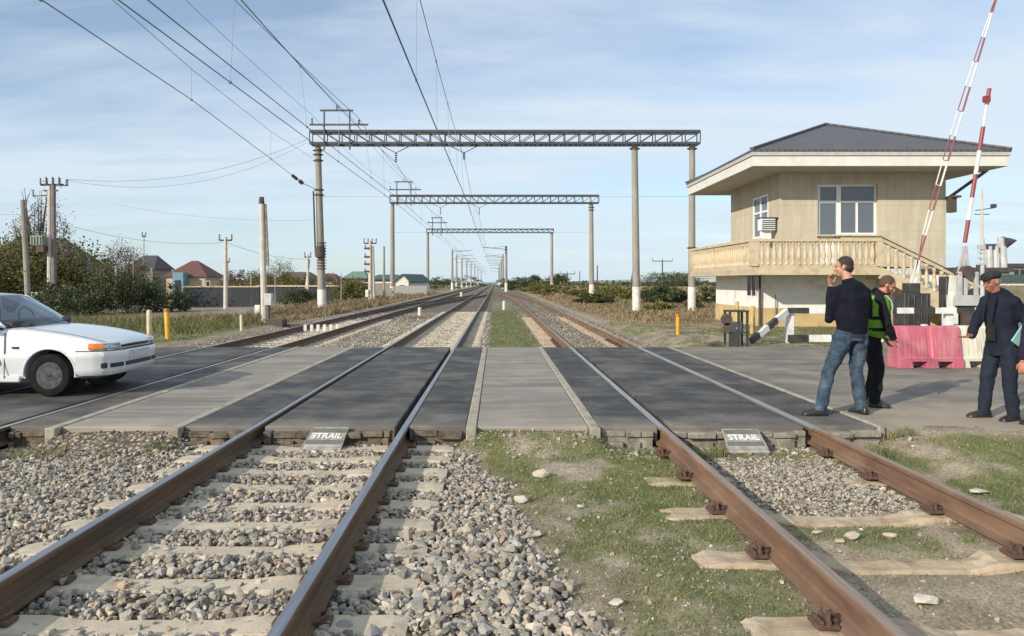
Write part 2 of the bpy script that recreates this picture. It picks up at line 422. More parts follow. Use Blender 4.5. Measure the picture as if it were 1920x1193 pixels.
SLA = [2.15, 2.67, 3.18, 3.70, 4.22, 4.75, 5.23, 5.71, 6.2, 6.68, 7.16, 7.62]      # sleepers of the main track, near side
SLB = [1.75, 2.75, 3.68, 4.62, 5.50, 6.45, 7.3]
def clear_sleeper(X, Y, SL, x0, x1, keep=.1):
    ok = np.ones(len(X), bool)
    for s_ in SL:
        ok &= ~((np.abs(Y-s_) < .095+.07*(vnoise(X, Y, 5, 9)-.5)) & (X > x0) & (X < x1) & (r.random(len(X)) > keep))
    return ok
X, Y = samp(64000, -7.5, 1.1, 2.3, 7.84)
gv_ = zones(X, Y)[1]
ok = (r.random(len(X)) < gv_*.99) & clear_sleeper(X, Y, SLA, -3.1, -.42, .12)
for rx in RAILS['a']+RAILS['c']: ok &= np.abs(X-rx) > .085
X, Y = X[ok], Y[ok]
# thin out towards the far left, earthy ramp free
ok = ~((Y > 7.45) & (((X > -4.85) & (X < -3.2)) | ((X > -.4)))); X, Y = X[ok], Y[ok]
sz = np.clip(r.lognormal(math.log(.043), .40, len(X)), .016, .105)
bigr = (X > -.9) & (Y < 5.2); sz[bigr] *= 1.25
sz[Y > 6.2] *= .85
lift = r.uniform(-.002, .022, len(X))
inz = gz(X, Y)+sz*.12+lift*(r.random(len(X)) < .6)
o = scatter_stones('ballast_stones', np.stack([X, Y, inz], -1), sz, MSTONE, 1); tag(o, 'loose grey and tan crushed stones around the main track in front', 'ballast stones', kind='stuff')
X, Y = samp(9000, 1.85, 3.3, 4.6, 7.6); gv_ = zones(X, Y)[1]
ok = (r.random(len(X)) < gv_*.8) & clear_sleeper(X, Y, SLB[:5], 1.5, 3.7, .06); X, Y = X[ok], Y[ok]
sz = np.clip(r.lognormal(math.log(.032), .35, len(X)), .015, .07)
o = scatter_stones('ballast_stones', np.stack([X, Y, gz(X, Y)+sz*.1], -1), sz, MSTONE, 2, 9); tag(o, 'pale small stones between the two rusty rails in front', 'ballast stones', kind='stuff')
X, Y = samp(22000, .1, 9, 2.3, 7.75)
ok = r.random(len(X)) < .4+.6*(X < 2); X, Y = X[ok], Y[ok]
sz = np.clip(r.lognormal(math.log(.013), .55, len(X)), .006, .05)
o = scatter_stones('scattered_pebbles', np.stack([X, Y, gz(X, Y)+sz*.1], -1), sz, MSTONE, 3, 9); tag(o, 'small pale pebbles scattered over the grassy soil at right', 'pebbles', kind='stuff')
X = np.concatenate([r.uniform(-8.6, 4.3, 26000), r.uniform(-5.0, -.1, 9000)]); Y = np.concatenate([17.45+r.random(26000)**1.6*24, 17.45+r.random(9000)**1.4*14])
gv_, gg_ = zones(X, Y)[1], zones(X, Y)[0]
ok = (r.random(len(X)) < gv_*(1-.5*gg_))
for rr_ in RAILS.values():
    for rx in rr_: ok &= np.abs(X-rx) > .09
X, Y = X[ok], Y[ok]; sz = np.clip(r.lognormal(math.log(.055), .3, len(X)), .03, .11)*(1+.012*(Y-17))
o = scatter_stones('ballast_stones', np.stack([X, Y, gz(X, Y)+sz*.1], -1), sz, MSTONE, 4, 8); tag(o, 'crushed stones around the tracks beyond the road', 'ballast stones', kind='stuff')
X, Y = samp(5200, -7.6, 4.3, 7.25, 7.84); ok = (r.random(len(X)) < sm(Y, 7.2, 7.75)*.8+.15)
for rr_ in RAILS.values():
    for rx in rr_: ok &= np.abs(X-rx) > .085
X, Y = X[ok], Y[ok]; sz = np.clip(r.lognormal(math.log(.024), .55, len(X)), .008, .10)
o = scatter_stones('rubble', np.stack([X, Y, gz(X, Y)+sz*.15], -1), sz, MSTONE, 6, 9); tag(o, 'crumbled rubble along the front edge of the crossing', 'rubble', kind='stuff')
def blades(name, X, Y, h, wd, mat, lean=.5, seed=0, zoff=-.005, z=None):
    rr = np.random.default_rng(seed); n = len(X); Z = (gz(X, Y) if z is None else z)+zoff
    a = rr.uniform(0, 2*PI, n); ln = rr.normal(0, lean, (n, 2))*h[:, None]
    dx = np.cos(a)*wd; dy = np.sin(a)*wd
    p0 = np.stack([X-dx, Y-dy, Z], -1); p1 = np.stack([X+dx, Y+dy, Z], -1)
    m0 = np.stack([X-dx*.7+ln[:, 0]*.35, Y-dy*.7+ln[:, 1]*.35, Z+h*.6], -1); m1 = np.stack([X+dx*.7+ln[:, 0]*.35, Y+dy*.7+ln[:, 1]*.35, Z+h*.6], -1)
    t = np.stack([X+ln[:, 0], Y+ln[:, 1], Z+h], -1)
    V = np.stack([p0, p1, m1, m0, t], 1).reshape(-1, 3); b = np.arange(n)[:, None]*5
    Fq = np.concatenate([b+np.array([[0, 1, 2]]), b+np.array([[0, 2, 3]]), b+np.array([[3, 2, 4]])])
    return npmesh(name, V, Fq, mat)
MGRASS = islandmat('grass blade', [(0, (.07, .11, .025)), (.35, (.14, .19, .05)), (.6, (.21, .24, .085)), (.8, (.32, .30, .14)), (1, (.45, .39, .24))], rough=.7, bscale=8, trans=.25)
nt = MGRASS.node_tree; b = nt.nodes['Principled BSDF']; old = b.inputs['Base Color'].links[0].from_socket; gg = geo(nt); nz = noise(nt, gg.outputs['Position'], 1.3, 4)
dry = mixc(nt, mapr(nt, nz.outputs[0], .45, .62, 0, .75), old, (.33, .29, .15)); nt.links.new(dry, b.inputs['Base Color'])
MTALL = islandmat('tall grass', [(0, (.06, .08, .025)), (.5, (.13, .15, .05)), (.8, (.24, .22, .10)), (1, (.34, .29, .16))], rough=.8, bscale=3, trans=.25)
MBROWN = islandmat('dry weed', [(0, (.15, .09, .05)), (.35, (.26, .17, .10)), (.6, (.34, .26, .15)), (.82, (.40, .34, .21)), (1, (.19, .20, .08))], rough=.85, bscale=2, trans=.2)
X, Y = samp(330000, -.6, 9.5, 2.3, 7.84); g_ = zones(X, Y)[0]
ok = r.random(len(X)) < g_*np.clip(1.15-.09*X, .3, 1)*(.25+1.1*sm(fbm(X, Y, 7, 51), .3, .6))
for rx in RAILS['b']: ok &= np.abs(X-rx) > .06
ok &= clear_sleeper(X, Y, SLB[:5], 1.2, 3.95, .06)
X, Y = X[ok], Y[ok]; h = r.uniform(.010, .032, len(X))*(.7+.9*fbm(X, Y, 2.5, 40))
o = blades('short_grass', X, Y, h, r.uniform(.0015, .003, len(X)), MGRASS, .6, 2); tag(o, 'patchy short green grass on the soil beside the rusty track', 'grass', kind='stuff')
X, Y = samp(2600, 3.5, 4.35, 7.15, 7.8); X2, Y2 = samp(1500, 1.9, 2.3, 7.2, 7.75); X3, Y3 = samp(900, -4.9, -3.3, 7.25, 7.5)
X = np.concatenate([X, X2, X3]); Y = np.concatenate([Y, Y2, Y3]); ok = r.random(len(X)) < sm(fbm(X, Y, 4, 3), .42, .6); X, Y = X[ok], Y[ok]
o = blades('grass_tuft', X, Y, r.uniform(.04, .13, len(X)), r.uniform(.002, .004, len(X)), MGRASS, .4, 3); tag(o, 'taller grass growing against the front edge of the crossing', 'grass', kind='stuff')
X, Y = samp(130000, -30, 12, 17.5, 44); g_ = zones(X, Y)[0]
ok = r.random(len(X)) < g_*.75
for rr_ in RAILS.values():
    for rx in rr_: ok &= np.abs(X-rx) > .1
ok &= ~((X > 8.9) & (Y > 25.4)); X, Y = X[ok], Y[ok]
h = np.where((X < -9.2) & (Y > 22.5), r.uniform(.14, .46, len(X)), r.uniform(.03, .10, len(X)))*(.4+1.1*fbm(X, Y, 1.2, 41))
o = blades('meadow_grass', X, Y, h, np.where(X < -9.2, .010, .008)*np.ones(len(X)), MTALL, .45, 4); tag(o, 'green and yellowing grass beyond the road', 'grass', kind='stuff')
X = np.concatenate([r.uniform(-14, -8.2, 40000), r.uniform(4.6, 45, 90000), r.uniform(-14, -8.5, 14000)]); Y = np.concatenate([r.uniform(26, 60, 40000), 27+r.random(90000)**1.3*60, r.uniform(60, 110, 14000)])
b_ = zones(X, Y)[2]; ok = (r.random(len(X)) < b_) & ~((X > 8.9) & (X < 17.5) & (Y > 25) & (Y < 33.5)); X, Y = X[ok], Y[ok]
h = np.where(X < 0, r.uniform(.12, .42, len(X)), r.uniform(.06, .24, len(X)))*(.3+1.2*sm(fbm(X, Y, .7, 42), .3, .75))
o = blades('dry_weeds', X, Y, h, .010+.0004*Y, MBROWN, .7, 5); tag(o, 'reddish brown dry weeds along the tracks and over the field', 'weeds', kind='stuff')
# single larger stones
MROCK = pm('pale limestone', (.55, .48, .34), (.38, .33, .25), scale=14, rough=.9, bmp=.5, bscale=40)
MROCK2 = pm('white limestone', (.62, .58, .5), (.45, .42, .36), scale=14, rough=.9, bmp=.5, bscale=40)
def rock(px, py, s, label, mat=MROCK, seed=0, z=None, fl=.6):
    Y_ = 1.75*F/(py-HY); X_ = xa(px, Y_); V, Fs = hullstone(700+seed, 26, fl); Z_ = float(gz(X_, Y_))+s*.2
    V = V*np.array([s, s*.8, s*.8])*.5+np.array([X_, Y_, Z_]); o = npmesh('rock', V, Fs, mat, loc=(X_, Y_, Z_)); 
    md = o.modifiers.new('bevel', 'BEVEL'); md.width = s*.05; md.segments = 2
    tag(o, label, 'rock', 'single larger stones lying on the soil')
rock(1015, 897, .18, 'yellowish broken rock lying in the green grass behind the ballast', seed=1)
rock(1155, 1137, .09, 'small pale stone lying alone in the grass left of the rusty rail at the bottom', MROCK2, 2)
rock(1088, 955, .07, 'small white stone in the grass below the yellowish rock', MROCK2, 3)
rock(1598, 1010, .13, 'pale upright stone between the rusty rails, middle of a cluster of stones', seed=4, fl=.9)
rock(1668, 1008, .11, 'rounded cream stone between the rusty rails right of the upright stone', seed=5)
rock(1575, 1018, .08, 'small cream stone left of the upright stone between the rusty rails', seed=6)
rock(1532, 1000, .08, 'cream stone nearest the shaded side of the left rusty rail', seed=7)
rock(1735, 1135, .15, 'grey white rock on bare soil between the rusty rails at the bottom right', MROCK2, 8)
rock(1834, 930, .16, 'flat white stone in the grass just right of the outer rusty rail', MROCK2, 9, fl=.35)
rock(1072, 1160, .1, 'yellow white stone at the right edge of the ballast at the bottom', MROCK2, 10)
rock(975, 945, .15, 'grey angular stone at the edge between ballast and grass', MROCK2, 11)
rock(1665, 800, .25, 'weathered pale stone block at the right front corner of the crossing', MROCK, 12)
# ================================================================ TRACKS
MRUST = pm('rusty rail steel', (.20, .114, .068), (.125, .07, .045), scale=9, rough=.85, bmp=.25, stretch=(1, .25, 1), bscale=60, c3=(.24, .155, .105), s3=3, bdist=.004)
MDARK = pm('oily brown rail web', (.15, .088, .042), (.08, .052, .032), scale=8, rough=.75, stretch=(1, .2, 1), bmp=.2, bscale=60, bdist=.004)
MSHINE = pm('polished rail head', (.36, .37, .41), (.26, .25, .26), scale=10, rough=.34, metal=.85, stretch=(4, .12, 1))
MDULL = pm('dull rail head', (.30, .245, .20), (.22, .16, .12), scale=10, rough=.55, metal=.1, stretch=(6, .15, 1))
MSEMI = pm('worn rail head', (.40, .395, .39), (.29, .27, .25), scale=9, rough=.45, metal=.5, stretch=(4, .12, 1))
HP = [(-.075, -.18), (.075, -.18), (.075, -.169), (.02, -.152), (.009, -.135), (.009, -.055), (.016, -.046), (.036, -.036), (.037, -.012), (.030, -.002), (.015, 0), (-.015, 0), (-.030, -.002), (-.037, -.012), (-.036, -.036), (-.016, -.046), (-.009, -.055), (-.009, -.135), (-.02, -.152), (-.075, -.169)]
HEADF = {9, 10, 11}        # profile edges that are polished
def railmesh(path, parent, mats, name='rail'):
    """path: list of (x, y, z)"""
    mb = MB(); n = len(HP); rings = []
    for i, p in enumerate(path):
        p = Vector(p); d = (Vector(path[min(i+1, len(path)-1)])-Vector(path[max(i-1, 0)])).normalized(); x = Vector((d.y, -d.x, 0)).normalized()
        rings.append([p+x*a+Vector((0, 0, c)) for a, c in HP])
    for r_ in rings: mb.v += r_
    for i in range(len(rings)-1):
        for k in range(n):
            k2 = (k+1) % n; mb.f.append([i*n+k, i*n+k2, (i+1)*n+k2, (i+1)*n+k])
            yy = (path[i][1]+path[i+1][1])/2
            if len(mats) > 3 and 7.8 < yy < 17.4 and 6 <= k <= 14: mb.mi.append(3)
            elif k in HEADF: mb.mi.append(1)
            elif k in (7, 8, 12, 13): mb.mi.append(2)
            else: mb.mi.append(0)
    mb.f.append(list(range(n))); mb.mi.append(0); mb.f.append([(len(rings)-1)*n+k for k in range(n)][::-1]); mb.mi.append(0)
    return mb.build(name, mats, parent, smooth=True, angle=28)
MCONC = pm('sleeper concrete', (.54, .46, .35), (.42, .36, .27), scale=7, rough=.92, bmp=.35, bscale=50, c3=(.30, .24, .17), s3=4, t3=(.52, .72))
MCONCB = pm('sleeper concrete buff', (.47, .38, .27), (.36, .28, .19), scale=6, rough=.92, bmp=.35, bscale=45, c3=(.30, .20, .12), s3=5, t3=(.5, .7))
def sleeper_mesh(X0, L=2.64, w=.125, zt=-.176, dip=.016):
    mb = MB(); rings = []
    for t, dz, ww in ((-.5, -.012, .85), (-.47, 0, 1), (-.2, .0, 1), (-.13, -dip, .82), (.13, -dip, .82), (.2, 0, 1), (.47, 0, 1), (.5, -.012, .85)):
        x = X0+t*L; z = zt+dz; a = w*ww; c = .022
        rings.append([(x, -a-.03, z-.2), (x, -a, z-c), (x, -a+c, z), (x, a-c, z), (x, a, z-c), (x, a+.03, z-.2)])
    return mb.loft(rings)
def crumble(o, strength=.02, size=.12):
    md = o.modifiers.new('sub', 'SUBSURF'); md.subdivision_type = 'SIMPLE'; md.levels = md.render_levels = 3
    tx = bpy.data.textures.new('crumble', 'CLOUDS'); tx.noise_scale = size
    md = o.modifiers.new('disp', 'DISPLACE'); md.texture = tx; md.strength = strength; md.texture_coords = 'GLOBAL'
def make_track(key, label, mats, near_path, conc, slY, head=True):
    x0, x1 = RAILS[key]; xc = (x0+x1)/2
    t = thing('railway_track', (xc, 0, -.18), label, 'railway track')
    for x in (x0, x1): railmesh([(x+dx, y, 0) for (dx, y) in near_path], t, mats)
    sp = None
    for y in slY:
        dx = np.interp(y, [p[1] for p in near_path], [p[0] for p in near_path])
        if sp is None:
            sp = sleeper_mesh(xc, dip=.05 if key == 'b' else .016).build('sleeper', conc, t); s_ = sp
            if key == 'b': crumble(sp, .035, .09)
        else:
            s_ = sp.copy(); COL.objects.link(s_); s_.parent = t
        s_.location = (dx, y, random.uniform(-.006, .003)-((.04 if 6.9 < y < 8 else .022 if 6 < y < 6.9 else .008) if key == 'b' else 0.)); s_.rotation_euler = (0, 0, random.uniform(-.012, .012))
    return t
st = [(0, y) for y in (-12, 0, 2, 3, 4, 5, 6, 7, 8, 10, 14, 18, 25, 40, 60, 80, 110, 200, 500, 1200)]
farY = [17.75+.55*i for i in range(46)]
ta = make_track('a', 'main line track with shiny rail heads running straight to the horizon', [MDARK, MSHINE, MDARK], st, MCONC, SLA+farY)
crv = [(0, y) for y in (-12, 0, 2, 3, 4, 5, 6, 7, 7.8, 8, 10, 14, 17.42, 18, 25, 40, 60)]+[(-.12, 70), (-.4, 80), (-.9, 90), (-1.7, 102), (-2.7, 116), (-3.6, 130), (-4.1, 142), (-4.25, 152)]
tb = make_track('b', 'rusty siding track with dull brown rails right of the main line', [MRUST, MDULL, MRUST, MSEMI], crv, MCONCB, SLB+farY[:34])
crc = [(0, y) for y in (-12, 0, 4, 8, 12, 18, 25, 40, 60, 90, 130, 200, 500, 1200)]
tc_ = make_track('c', 'left track with dark brown rails passing behind the white car', [MDARK, MSEMI, MDARK], crc, MCONC, farY[:30])
t = thing('railway_track', (-4, 46, -.18), 'short crossover track joining the left track to the main line in the distance', 'railway track')
for off in (-.8, .8):
    pts = []
    for k in range(15):
        s_ = k/14; y = 38+62*s_; x = -6.0+off+4.25*(3*s_*s_-2*s_**3)
        pts.append((x, y, .002))
    railmesh(pts, t, [MDARK, MSEMI, MDARK])
# clips on the rusty siding: bolts, clip plates
MCLIP = pm('rusty clip', (.13, .07, .05), (.07, .04, .032), scale=30, rough=.9, bmp=.4, bscale=120)
def clip(side):
    mb = MB(); s_ = side
    mb.box((s_*.13, 0, -.165), (.11, .13, .022)); mb.box((s_*.095, 0, -.145), (.05, .06, .022)); mb.box((s_*.16, 0, -.15), (.016, .12, .03))
    for dy in (-.045, .045):
        mb.lathe((s_*.125, dy, -.158), [(.017, 0), (.017, .025), (.010, .025), (.010, .055)], 6)
    mb.box((s_*.10, 0, -.122), (.035, .035, .025))
    return mb
clips = {}
for k, ri in enumerate([c for c in tb.children if c.name.startswith('rail')]):
    rx = RAILS['b'][k]
    for y in SLB+farY[:8]:
        for side in (-1, 1):
            if side not in clips:
                o = clip(side).build('rail_clip', MCLIP, None, (0, 0, 0), bevel=.004); clips[side] = o
            else:
                o = clips[side].copy(); COL.objects.link(o)
            o.parent = ri; o.location = Vector((rx, y, 0))-org(tb)
clipm = MB(); clipm.box((.1, 0, -.165), (.09, .09, .02)); clipm.tube([(.08, -.05, -.15), (.12, -.02, -.13), (.12, .03, -.13), (.08, .05, -.15)], .008, 6)
proto = None
for k, ri in enumerate([c for c in ta.children if c.name.startswith('rail')]):
    rx = RAILS['a'][k]
    for y in SLA:
        for side in (-1, 1):
            if proto is None: proto = clipm.build('rail_clip', MDARK, None); o = proto
            else: o = proto.copy(); COL.objects.link(o)
            o.parent = ri; o.location = Vector((rx, y, 0))-org(ta); o.rotation_euler = (0, 0, 0 if side > 0 else PI)
# ================================================================ CROSSING
def roadmat(name, base, dark, dust, dustlo, dusthi, panel=0., EDGE=8.6, EK=.6):
    m, nt, b = newmat(name); g = geo(nt); P = g.outputs['Position']
    st_ = scalev(nt, P, (.12, 1.5, 1)); n1 = noise(nt, st_, 2.4, 7, .65); n2 = noise(nt, P, 160, 3, .7); n3 = noise(nt, P, 1.1, 6, .65); st2 = scalev(nt, P, (.5, 9, 1)); n4 = noise(nt, st2, 2., 3, .6)
    col = ramp(nt, [(.36, dark), (.62, base)], n1.outputs[0]).outputs[0]
    col = mixc(nt, .45, col, ramp(nt, [(.35, (.6, .6, .6)), (.65, (1.3, 1.3, 1.3))], n2.outputs[0]).outputs[0], 'MULTIPLY')
    col = mixc(nt, .4, col, ramp(nt, [(.4, (.6, .6, .6)), (.6, (1.25, 1.25, 1.25))], n4.outputs[0]).outputs[0], 'MULTIPLY')
    sx = N(nt, 'ShaderNodeSeparateXYZ'); nt.links.new(P, sx.inputs[0])
    for yc in (9.5, 10.95, 13.9, 15.4):
        dd = mth(nt, 'ABSOLUTE', mth(nt, 'SUBTRACT', mth(nt, 'ADD', sx.outputs[1], mth(nt, 'MULTIPLY', n3.outputs[0], .5)), yc+.25)); col = mixc(nt, mapr(nt, dd, 0., .30, .42, 0.), col, tuple(q*.62 for q in dark))
    edge = mapr(nt, sx.outputs[1], 7.86, EDGE, EK, 0.)
    dm = mapr(nt, n3.outputs[0], dustlo, dusthi); dm = mth(nt, 'ADD', mth(nt, 'MULTIPLY', dm, .8), mth(nt, 'MULTIPLY', edge, mth(nt, 'ADD', n3.outputs[0], .45)), True)
    col = mixc(nt, dm, col, dust)
    if panel:
        wv = mth(nt, 'FRACT', mth(nt, 'DIVIDE', sx.outputs[1], panel)); ln = mth(nt, 'LESS_THAN', wv, .014)
        col = mixc(nt, mth(nt, 'MULTIPLY', ln, .7), col, (.012, .012, .012))
    nt.links.new(col, b.inputs['Base Color']); b.inputs['Roughness'].default_value = .82; b.inputs['Specular IOR Level'].default_value = .35
    nt.links.new(ramp(nt, [(.3, (.65, .65, .65)), (.7, (.95, .95, .95))], n1.outputs[0]).outputs[0], b.inputs['Roughness'])
    bump(nt, b, n2.outputs[0], .35, .006)
    return m
MASPH = roadmat('asphalt', (.088, .085, .083), (.056, .055, .056), (.19, .17, .14), .52, .82)
MASPHR = roadmat('dusty asphalt', (.20, .182, .155), (.135, .125, .11), (.31, .265, .205), .42, .72, EDGE=10.2, EK=1.1)
MRUB = roadmat('rubber panel', (.070, .069, .070), (.034, .034, .037), (.20, .18, .15), .44, .74, .62)
MSLAB = roadmat('crossing concrete', (.30, .27, .23), (.19, .17, .145), (.36, .32, .26), .48, .72)
MBEAM = pm('edge beam concrete', (.40, .36, .29), (.27, .24, .19), scale=9, rough=.92, bmp=.5, bscale=40, c3=(.2, .16, .12), s3=5, t3=(.52, .72))
def crumble(o, strength=.02, size=.12):
    md = o.modifiers.new('sub', 'SUBSURF'); md.subdivision_type = 'SIMPLE'; md.levels = md.render_levels = 3
    tx = bpy.data.textures.new('crumble', 'CLOUDS'); tx.noise_scale = size
    md = o.modifiers.new('disp', 'DISPLACE'); md.texture = tx; md.strength = strength; md.texture_coords = 'GLOBAL'
def slab(name, x0, x1, y0, y1, z0, z1, mat, label, cat, group=None, bev=.01):
    mb = MB(); mb.bb(x0, x1, y0, y1, z0, z1); o = mb.build(name, mat, None, ((x0+x1)/2, (y0+y1)/2, z0), bevel=bev)
    return tag(o, label, cat, group)
GRP = 'rubber panels of the level crossing'
lead = {'a': 'the main line', 'b': 'the rusty siding', 'c': 'the left track'}
outer = {'a': (-3.31, -.32), 'b': (1.10, 4.03), 'c': (-7.5, -4.72)}
for k in 'abc':
    x0, x1 = RAILS[k]; a, b_ = outer[k]
    slab('rubber_panel', x0+.105, x1-.105, 7.86, 17.4, -.16, -.004, MRUB, 'dark rubber crossing panel between the rails of '+lead[k], 'crossing panel', GRP)
    slab('rubber_panel', a, x0-.042, 7.86, 17.4, -.16, -.004, MRUB, 'narrow dark rubber crossing panel on the left side of '+lead[k], 'crossing panel', GRP)
    slab('rubber_panel', x1+.042, b_, 7.86, 17.4, -.16, -.004, MRUB, 'narrow dark rubber crossing panel on the right side of '+lead[k], 'crossing panel', GRP)
slab('concrete_slab', -4.60, -3.43, 7.84, 17.46, -.2, -.006, MSLAB, 'grey concrete strip between the left track and the main line', 'concrete slab', 'concrete strips of the crossing')
slab('concrete_slab', -.20, .98, 7.84, 17.46, -.2, -.006, MSLAB, 'grey concrete strip between the main line and the rusty siding', 'concrete slab', 'concrete strips of the crossing')
for x, l in ((-4.66, 'pale kerb beam at the left edge of the left concrete strip'), (-3.37, 'pale kerb beam at the right edge of the left concrete strip'), (-.26, 'pale kerb beam at the left edge of the middle concrete strip'), (1.04, 'pale kerb beam at the right edge of the middle concrete strip'), (4.09, 'pale kerb beam along the right edge of the siding panels')):
    o = slab('kerb_beam', x-(.055 if x < 4 else .035), x+(.055 if x < 4 else .035), 7.72 if x < 4 else 7.83, 17.47, -.2, .004, MBEAM, l, 'kerb beam', 'kerb beams of the crossing', .012)
# carrier blocks seen below the rubber panels' front edge
MOLD = pm('crumbling dark edge', (.20, .165, .12), (.07, .055, .04), scale=10, rough=.95, bmp=.8, bscale=30, bdist=.02)
MOLD2 = pm('weathered grey edge', (.33, .30, .25), (.17, .15, .12), scale=7, rough=.95, bmp=.8, bscale=30, bdist=.02)
def crumbs(name, x0, x1, label, y0=7.70, y1=7.93, z0=-.25, z1=-.035, n=26):
    mb = MB(); rr = random.Random(int(x0*100)); x = x0
    mb.bb(x0, x1, y0+.11, y1, z0, z1-.03)
    while x < x1-.05:
        w_ = rr.uniform(.06, .3); w_ = min(w_, x1-x)
        h1 = z1-rr.uniform(0, .035); yy = y0+rr.uniform(.03, .10)
        mb.box((x+w_/2, (yy+y1)/2, (h1+z1-.07)/2), (w_-.006, y1-yy, .05+rr.uniform(0, .02)), rr.uniform(-.03, .03))
        if rr.random() < .7: mb.box((x+w_/2, y0+.1, z0+.06), (w_*.8, .1, rr.uniform(.05, .16)), rr.uniform(-.3, .3))
        x += w_
    o = mb.build(name, MOLD if x0 < 1 else MOLD2, None, ((x0+x1)/2, y0, z0), bevel=.008); tag(o, label, 'concrete edge', 'broken front edges of the crossing'); return o
for x0, x1, l in ((-7.5, -6.9, 'broken front edge of the crossing left of the left track'), (-6.73, -5.3, 'broken front edge between the rails of the left track'), (-5.12, -4.75, 'broken front edge right of the left track'), (-3.3, -2.65, 'broken front edge just left of the main line'), (-2.45, -1.07, 'dark hollow front edge between the rails of the main line'), (-.86, -.33, 'crumbling front edge right of the main line'), (1.11, 1.66, 'stony front edge left of the rusty siding'), (1.87, 3.27, 'grey front edge between the rusty rails'), (3.48, 4.06, 'layered front edge right of the rusty siding')):
    crumbs('crossing_edge', x0, x1, l)
slab('road', -90, -7.505, 7.6, 17.4, -.25, -.008, MASPH, None, None)['kind'] = 'structure'
# right hand road: asphalt, near edge fades into trodden soil
re_ = [(4.15, 7.80)]+[(float(x), float(7.62-.55*sm(x, 5, 9)-.12*(x > 5.2)*1.+.5*(fbm(x, 3., 1.6, 5)-.5)+.2*(fbm(x, 1., 6, 5)-.5))) for x in np.arange(4.5, 16, .12)]+[(90, 5.0), (90, 17.6), (12, 17.6), (4.15, 17.45)]
nr = len(re_); mb = MB(); mb.add([(a, c+(.22 if c < 12 else 0), -.006) for a, c in re_]+[(a, c, -.045 if c < 12 else -.0061) for a, c in re_]+[(a, c, -.3) for a, c in re_], [tuple(range(nr))]+[(i, (i+1) % nr, nr+(i+1) % nr, nr+i) for i in range(nr)]+[(nr+i, nr+(i+1) % nr, 2*nr+(i+1) % nr, 2*nr+i) for i in range(nr)])
mb2 = MB(); mb2.add([(4.15, 7.80, -.008), (5.3, 7.62, -.008), (7, 6.9, -.008), (12, 6.0, -.008), (90, 5.0, -.008), (90, 17.6, -.008), (12, 17.6, -.008), (4.15, 17.45, -.008)]+[(x, y, -.3) for x, y in ((4.15, 7.80), (5.3, 7.62), (7, 6.9), (12, 6.0), (90, 5.0), (90, 17.6), (12, 17.6), (4.15, 17.45))],
       [(0, 1, 2, 3, 4, 5, 6, 7)]+[(i, (i+1) % 8, 8+(i+1) % 8, 8+i) for i in range(8)])
o = mb.build('road', MASPHR, smooth=True, angle=40); o['kind'] = 'structure'
# dust sheet feathering: trodden soil mound along the near right road edge
# STRAIL plates
MPLATE = pm('galvanised plate', (.42, .42, .38), (.27, .26, .22), scale=12, rough=.55, metal=.2, bmp=.2, c3=(.26, .2, .14), s3=8)
MPDARK = pm('dark ribbed band', (.11, .11, .10), (.16, .15, .13), scale=12, rough=.8)
MPW = pm('white raised letters', (.78, .78, .74), (.6, .6, .55), scale=30, rough=.6)
def strail(xc, ang, y1, label, wd=.375):
    t = thing('deflector_plate', (xc, y1-.3, -.18), label, 'metal plate', 'deflector plates at the front edge of the crossing')
    top = Vector((xc+.02, y1, -.008)); bot = Vector((xc+ang, y1-.235, -.165)); d = (bot-top); L = d.length; dn = d.normalized(); xv = Vector((1, 0, 0)); nv = xv.cross(dn)*-1
    if nv.z < 0: nv = -nv
    def P(u, v, h=0): return top+xv*(u*wd/2*(1+.10*v))+dn*(v*L)+nv*h
    def quad(mb, u0, u1, v0, v1, h0, h1): mb.add([P(u0, v0, h0), P(u1, v0, h0), P(u1, v1, h0), P(u0, v1, h0), P(u0, v0, h1), P(u1, v0, h1), P(u1, v1, h1), P(u0, v1, h1)], [(0, 1, 2, 3), (4, 5, 6, 7), (0, 1, 5, 4), (1, 2, 6, 5), (2, 3, 7, 6), (3, 0, 4, 7)])
    mb = MB(); quad(mb, -1, 1, 0, 1, -.02, 0); quad(mb, -1, 1, 1.0, 1.16, -.06, -.004)
    quad(mb, -1, -.95, 0, 1, 0, .006); quad(mb, .95, 1, 0, 1, 0, .006); quad(mb, -.95, .95, 0, .03, 0, .006); mb.build('plate_body', MPLATE, t, bevel=.004)
    mb = MB(); quad(mb, -.92, .92, .06, .25, 0, .003); quad(mb, -.92, .92, .64, .84, 0, .003); mb.build('dark_band', MPDARK, t)
    cu = bpy.data.curves.new('lettering', 'FONT'); cu.body = 'STRAIL'; cu.size = .105; cu.align_x = 'CENTER'; cu.align_y = 'CENTER'; cu.extrude = .002; cu.offset = .0022
    tmp = bpy.data.objects.new('tmp', cu); COL.objects.link(tmp); dg = bpy.context.evaluated_depsgraph_get()
    me = bpy.data.meshes.new_from_object(tmp.evaluated_get(dg)); bpy.data.objects.remove(tmp)
    R = Matrix((xv, -dn, nv)).transposed().to_4x4(); me.transform(Matrix.Translation(P(0, .45, .004)-org(t))@R@Matrix.Diagonal((.98, 1.0, 1, 1)))
    me.materials.clear(); me.materials.append(MPW)
    o = bpy.data.objects.new('lettering', me); link(o, t)
strail(-1.76, -.03, 7.82, 'weathered grey metal plate with STRAIL lettering in front of the main line')
strail(2.53, .03, 7.74, 'bright grey plate with white STRAIL lettering in front of the rusty siding')
